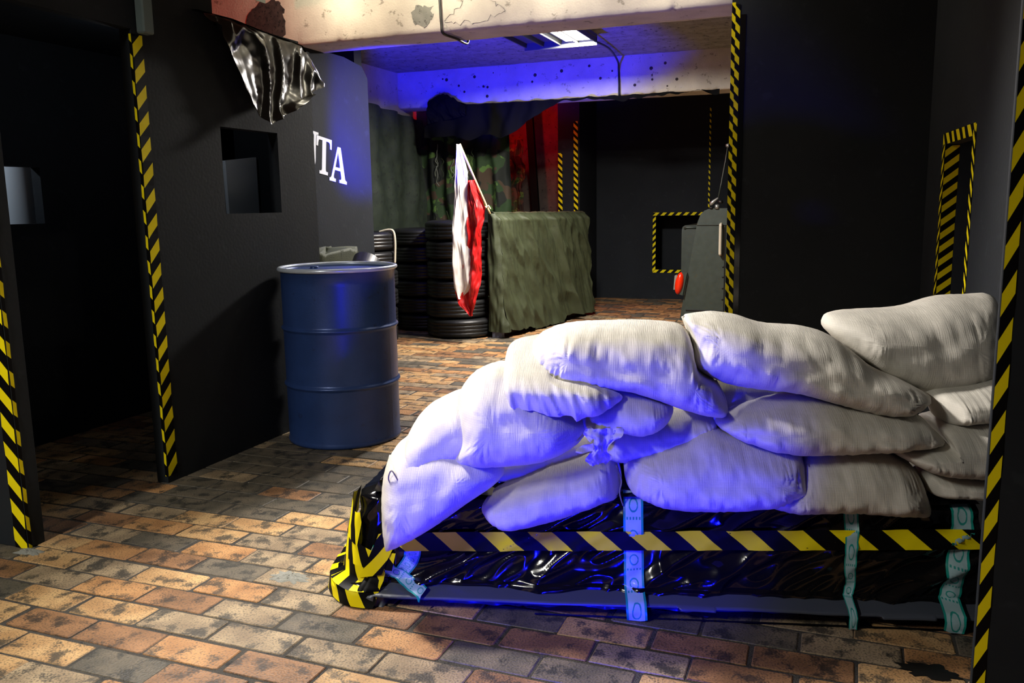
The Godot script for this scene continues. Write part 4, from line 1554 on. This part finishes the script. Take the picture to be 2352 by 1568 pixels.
# ------------------------------------------------------------------ flag
func build_flag():
	var o := base("flag", Vector3(-2.9, 0, -6.62))
	tag(o, "white and red flag hanging from a wooden stick before the tyres", "flag")
	var n := noise(1.0, 501, 3)
	put(tube([Vector3(-0.052, 1.68, 0.0), Vector3(0.055, 1.42, -0.02), Vector3(0.165, 1.15, -0.05), Vector3(0.185, 1.10, -0.06)], 0.009, 8), "stick", M.stick, o)
	# outlines of the two cloths as left and right edge by height
	var wl := [Vector2(1.675, -0.058), Vector2(1.45, -0.078), Vector2(1.2, -0.10), Vector2(0.9, -0.112), Vector2(0.6, -0.118), Vector2(0.48, -0.112), Vector2(0.385, -0.075)]
	var wr := [Vector2(1.675, -0.046), Vector2(1.45, 0.012), Vector2(1.2, 0.010), Vector2(0.9, 0.022), Vector2(0.6, 0.045), Vector2(0.50, 0.052), Vector2(0.40, -0.06)]
	var rl := [Vector2(1.38, 0.02), Vector2(1.2, 0.0), Vector2(0.9, 0.01), Vector2(0.6, -0.05), Vector2(0.45, -0.11), Vector2(0.33, -0.075), Vector2(0.245, 0.012)]
	var rr := [Vector2(1.38, 0.07), Vector2(1.15, 0.160), Vector2(0.95, 0.125), Vector2(0.7, 0.12), Vector2(0.5, 0.105), Vector2(0.35, 0.07), Vector2(0.24, 0.03)]
	var at := func(e: Array, y: float) -> float:
		for i in e.size() - 1:
			if y <= e[i].x and y >= e[i + 1].x:
				var k: float = (e[i].x - y) / (e[i].x - e[i + 1].x)
				return lerpf(e[i].y, e[i + 1].y, k)
		return e[-1].y if y < e[-1].x else e[0].y
	put(sheet(36, 90, func(u: float, v: float):
		var y := lerpf(0.385, 1.675, v)
		var x := lerpf(at.call(wl, y), at.call(wr, y), u)
		var z := 0.05 + 0.012 * sin(u * 9.0 + n.get_noise_1d(y * 1.5) * 3.0) * (0.3 + 0.7 * (1.0 - v)) - 0.06 * u * u + 0.02 * n.get_noise_2d(u * 2.0, y * 2.0)
		return Vector3(x, y, z), Vector3(0, 0, -0.003), true), "white_cloth", M.flag_white, o)
	put(sheet(36, 90, func(u: float, v: float):
		var y := lerpf(0.24, 1.38, v)
		var x := lerpf(at.call(rl, y), at.call(rr, y), u)
		var z := 0.015 + 0.022 * sin(u * 8.0 + y * 3.0 + n.get_noise_1d(y * 2.0) * 2.0) + 0.03 * n.get_noise_2d(u * 3.0, y * 4.0)
		return Vector3(x, y, z), Vector3(0, 0, -0.003), true), "red_cloth", M.flag_red, o)
	put(tube([Vector3(0.155, 1.16, -0.03), Vector3(0.175, 1.15, -0.02), Vector3(0.185, 1.17, -0.02), Vector3(0.2, 1.14, -0.03)], 0.008, 6), "tie_knot", M.white_string, o)


# ------------------------------------------------------------------ military vehicle
func build_vehicle():
	var o := base("army_vehicle", Vector3(-1.2, 0, -8.5))
	tag(o, "olive military vehicle corner with an orange lamp behind the taped black panel", "vehicle")
	# front wing: slanting left edge, rounded shoulder (x right, y up)
	var wing := [Vector2(-0.225, 0.0), Vector2(-0.07, 0.95), Vector2(-0.06, 0.985), Vector2(-0.035, 1.05), Vector2(0.0, 1.085), Vector2(0.05, 1.105), Vector2(0.9, 1.105), Vector2(0.9, 0.0)]
	var wing_part := put(prism(wing, 0.55), "wing", M.army_paint, o)
	put(prism([Vector2(-0.07, 0.945), Vector2(0.9, 0.945), Vector2(0.9, 0.958), Vector2(-0.068, 0.958)], 0.57), "body_seam", M.army_paint, o, Vector3(0, 0, 0.012))
	# tall rear body behind
	var back := [Vector2(-0.30, 0.2), Vector2(-0.30, 0.88), Vector2(-0.29, 0.915), Vector2(-0.265, 0.93), Vector2(0.8, 0.93), Vector2(0.8, 0.2)]
	put(prism(back, 0.9), "body_side", M.army_paint, o, Vector3(0, 0, -0.5))
	put(tube([Vector3(-0.275, 0.898, -0.495), Vector3(-0.25, 0.908, -0.495), Vector3(-0.06, 0.908, -0.495)], 0.012, 8), "bead", M.army_paint, o)
	# door outline and bolts
	put(box_mesh(Vector3(0.02, 0.105, 0.004), Vector3(0.37, 0.012, 0.012), 0.003), "door_sill", M.black_plastic, wing_part)
	put(box_mesh(Vector3(0.205, 0.53, 0.004), Vector3(0.008, 0.84, 0.012), 0.002), "door_gap", M.black_plastic, wing_part)
	for y in [0.22, 0.33, 0.44, 0.54]:
		put(lathe([Vector2(0.009, 0), Vector2(0.008, 0.004), Vector2(0.001, 0.006)], 10), "bolt", M.black_plastic, wing_part, Vector3(0.19, y, 0.002)).rotation.x = PI / 2
	put(tube(smooth_open([Vector3(0.165, 0.955, 0.0), Vector3(0.165, 0.95, 0.05), Vector3(0.165, 0.92, 0.06), Vector3(0.165, 0.70, 0.06), Vector3(0.167, 0.665, 0.055), Vector3(0.167, 0.66, 0.0)], 5), 0.014, 10), "grab_handle", plain(Color(0.74, 0.70, 0.62), 0.4), o)
	# indicator: orange lens on a grey base
	var lamp_base := put(prism([Vector2(-0.19, 0.255), Vector2(-0.15, 0.48), Vector2(-0.20, 0.485), Vector2(-0.235, 0.27)], 0.06), "lamp_base", M.army_paint, o, Vector3(0, 0, 0.05))
	var lens := put(sheet(24, 24, func(u: float, v: float):
		var a := u * TAU
		var q := sin(v * PI / 2)
		return Vector3(cos(a) * 0.042 * q, sin(a) * 0.112 * q, 0.05 * cos(v * PI / 2)), Vector3(0, 0, -0.004), false), "indicator_lens", M.orange, lamp_base, Vector3(-0.225, 0.375, -0.01))
	lens.rotation.z = deg_to_rad(-9)
	put(prism([Vector2(-0.285, 0.31), Vector2(-0.255, 0.31), Vector2(-0.25, 0.46), Vector2(-0.275, 0.45)], 0.05), "side_lens", M.steel, lamp_base, Vector3(0, 0, -0.02))
	# wiper and mirror arm on top
	put(tube(smooth_open([Vector3(0.055, 1.135, 0.0), Vector3(0.08, 1.165, 0.01), Vector3(0.13, 1.205, 0.0)], 5), [0.006, 0.012, 0.016, 0.018, 0.018, 0.018, 0.016, 0.014, 0.012, 0.01, 0.008], 8), "mirror_bracket", M.steel, o)
	put(tube([Vector3(0.13, 1.205, 0.0), Vector3(0.15, 1.33, -0.02), Vector3(0.185, 1.56, -0.04), Vector3(0.205, 1.72, -0.05)], 0.006, 6), "mirror_arm", M.army_paint, o)
	put(lathe([Vector2(0.001, -0.02), Vector2(0.02, -0.012), Vector2(0.022, 0.01), Vector2(0.001, 0.02)], 12), "arm_tip", M.steel, o, Vector3(0.205, 1.70, -0.04))
	put(lathe([Vector2(0.001, 0), Vector2(0.022, 0.002), Vector2(0.02, 0.04), Vector2(0.001, 0.045)], 12), "pivot_knob", M.steel, o, Vector3(0.12, 1.10, 0.0))
	put(lathe([Vector2(0.001, 0), Vector2(0.024, 0.004), Vector2(0.024, 0.03), Vector2(0.001, 0.035)], 12), "wing_nut", M.black_plastic, o, Vector3(0.15, 1.15, -0.02))
	put(lathe([Vector2(0.001, 0), Vector2(0.016, 0.002), Vector2(0.016, 0.02), Vector2(0.001, 0.022)], 12), "pivot_stud", M.black_plastic, o, Vector3(0.065, 1.10, 0.0))


# ------------------------------------------------------------------ small things
func build_small():
	# cables on the beams
	var c1 := put(tube(smooth_open([Vector3(-2.14, 2.5, -4.565), Vector3(-2.135, 2.3, -4.565), Vector3(-2.13, 2.19, -4.565), Vector3(-2.125, 2.14, -4.58), Vector3(-2.11, 2.135, -4.72), Vector3(-2.12, 2.138, -4.9), Vector3(-2.12, 2.2, -4.92)], 6), 0.008, 7), "beam_cable", M.black_plastic, self)
	tag(c1, "black cable running down and under the front white beam", "cable")
	var c2 := put(tube(smooth_open([Vector3(-1.86, 2.44, -6.7), Vector3(-1.86, 2.47, -7.3), Vector3(-1.90, 2.44, -7.8), Vector3(-1.915, 2.38, -7.905), Vector3(-1.91, 2.25, -7.905), Vector3(-1.905, 2.14, -7.905), Vector3(-1.88, 2.135, -8.05)], 6), 0.009, 7), "lamp_cable", M.black_plastic, self)
	tag(c2, "black cable from the ceiling light down the rear white beam", "cable")
	# glossy black sheet over the top of the left partition
	var o := base("plastic_drape", Vector3(-2.68, 0, 0))
	tag(o, "glossy black plastic sheet draped over the top of the left partition", "plastic sheet")
	var n := noise(1.0, 601, 1)
	# corners by depth (z) and height: top edge, lower point
	var top := [Vector2(-3.16, 2.04), Vector2(-3.40, 2.045), Vector2(-3.62, 2.03), Vector2(-3.95, 2.015), Vector2(-4.06, 1.93), Vector2(-4.14, 1.84)]
	var bot := [Vector2(-3.235, 1.98), Vector2(-3.34, 1.84), Vector2(-3.44, 1.68), Vector2(-3.53, 1.575), Vector2(-3.72, 1.66), Vector2(-3.9, 1.75)]
	var at := func(e: Array, k: float) -> Vector2:
		var f := k * (e.size() - 1)
		var i: int = min(int(f), e.size() - 2)
		return e[i].lerp(e[i + 1], f - i)
	put(sheet(90, 70, func(u: float, v: float):
		var p: Vector2 = at.call(bot, u)
		var q: Vector2 = at.call(top, u)
		var w := p.lerp(q, v)
		var ridge := 1.0 - absf(n.get_noise_2d((w.x * 1.0 + w.y * 0.45) * 4.6, (w.y * 0.8 - w.x) * 1.5)) * 2.2
		var out := 0.03 + 0.05 * (1.0 - v) + 0.03 * maxf(ridge, 0.0) * smoothstep(1.0, 0.85, v) + 0.003 * n.get_noise_2d(w.x * 14.0, w.y * 14.0)
		out += 0.03 * smoothstep(0.22, 0.0, v) * smoothstep(0.55, 0.62, u)
		return Vector3(out, w.y, w.x), Vector3(-0.003, 0, 0), true), "film", M.drape, o)
	put(sheet(60, 6, func(u: float, v: float):
		var q: Vector2 = at.call(top, u * 0.66)
		return Vector3(lerpf(0.035, -0.16, v), q.y + 0.012 * sin(v * PI) - 0.02 * v, q.x), Vector3(0, -0.003, 0), true), "film_top", M.drape, o)
	# low bundle under an olive tarp behind the drum
	var n2 := noise(1.0, 701, 3)
	var b := base("tarp_bundle", Vector3(-2.96, 0, -4.56))
	tag(b, "low crate under an olive tarp behind the blue drum", "tarp bundle")
	put(sheet(60, 60, func(u: float, v: float):
		var a := u * TAU
		var sx: float = 0.105 * sign(cos(a)) * pow(absf(cos(a)), 0.35)
		var sz: float = 0.25 * sign(sin(a)) * pow(absf(sin(a)), 0.35)
		var k := minf(v * 1.25, 1.0)
		var topk := clampf((v - 0.8) / 0.2, 0, 1)
		var y := 0.91 * k + 0.03 * n2.get_noise_2d(cos(a) * 2.0, sin(a) * 2.0 + v) * k
		var swell := 1.0 + 0.05 * n2.get_noise_2d(a * 3.0, v * 4.0) + 0.06 * (1.0 - k)
		return Vector3(sx * swell * (1.0 - topk), y + 0.012 * topk, sz * swell * (1.0 - topk)), Vector3(0, -0.003, 0), false), "tarp", M.olive, b)
	put(slab(Vector3(-0.085, 0, -0.22), Vector3(0.085, 0.86, 0.22), 0.004), "crate", M.wood, b)
	# box behind the drum that carries the blue spotlight
	var bx := base("wooden_box", Vector3(-2.62, 0, -4.42))
	tag(bx, "plain wooden box standing hidden between drum and tarp bundle", "box")
	put(slab(Vector3(-0.11, 0, -0.09), Vector3(0.11, 0.68, 0.09), 0.004), "body", M.wood, bx)
	put(slab(Vector3(-0.115, 0.6, -0.095), Vector3(0.115, 0.64, 0.095), 0.003), "rail", M.wood, bx)
	# white strap hanging over the middle tyre stack
	var s := put(tube(smooth_open([Vector3(-3.64, 0.96, -6.43), Vector3(-3.56, 0.978, -6.44), Vector3(-3.508, 0.965, -6.44), Vector3(-3.495, 0.88, -6.44), Vector3(-3.50, 0.78, -6.44), Vector3(-3.505, 0.70, -6.44)], 6), 0.011, 6), "strap", M.white_string, self)
	tag(s, "off white strap end hanging over the tyre stack nearest the left wall", "strap")
	# bare tarry hollow in the bricks by the near right wall
	var n5 := noise(1.0, 811, 3)
	var tar := base("tar_patch", Vector3(0.27, 0, -2.22))
	tag(tar, "black tarry patch on the bricks by the near right wall", "patch")
	put(sheet(40, 6, func(u: float, v: float):
		var a := u * TAU
		var rr := 0.8 + 0.5 * n5.get_noise_2d(cos(a) * 2.0, sin(a) * 2.0)
		return Vector3(cos(a) * 0.085 * rr * v, 0.0012 + 0.002 * (1.0 - v * v), sin(a) * 0.045 * rr * v), Vector3(0, -0.001, 0), false), "crust", M.black_plastic, tar)
	# dried putty on the floor
	var n3 := noise(1.0, 801, 3)
	for q in [[Vector3(-1.60, 0, -2.16), 0.085, 0.05, "grey putty lump stuck on the bricks beside the pallet corner", M.plaster], [Vector3(-2.60, 0, -2.04), 0.07, 0.03, "pale plaster crumbs at the foot of the left taped wall end", M.plaster]]:
		var lump := base("putty_patch", q[0])
		tag(lump, q[3], "putty")
		put(sheet(36, 10, func(u: float, v: float):
			var a := u * TAU
			var rr := 0.75 + 0.5 * n3.get_noise_2d(cos(a) * 2.0 + q[1] * 30.0, sin(a) * 2.0)
			return Vector3(cos(a) * q[1] * rr * v, 0.001 + 0.009 * (1.0 - v * v) * (1.0 + n3.get_noise_2d(cos(a) * v * 9.0, sin(a) * v * 9.0)), sin(a) * q[2] * rr * v), Vector3(0, -0.002, 0), false), "crust", q[4], lump)
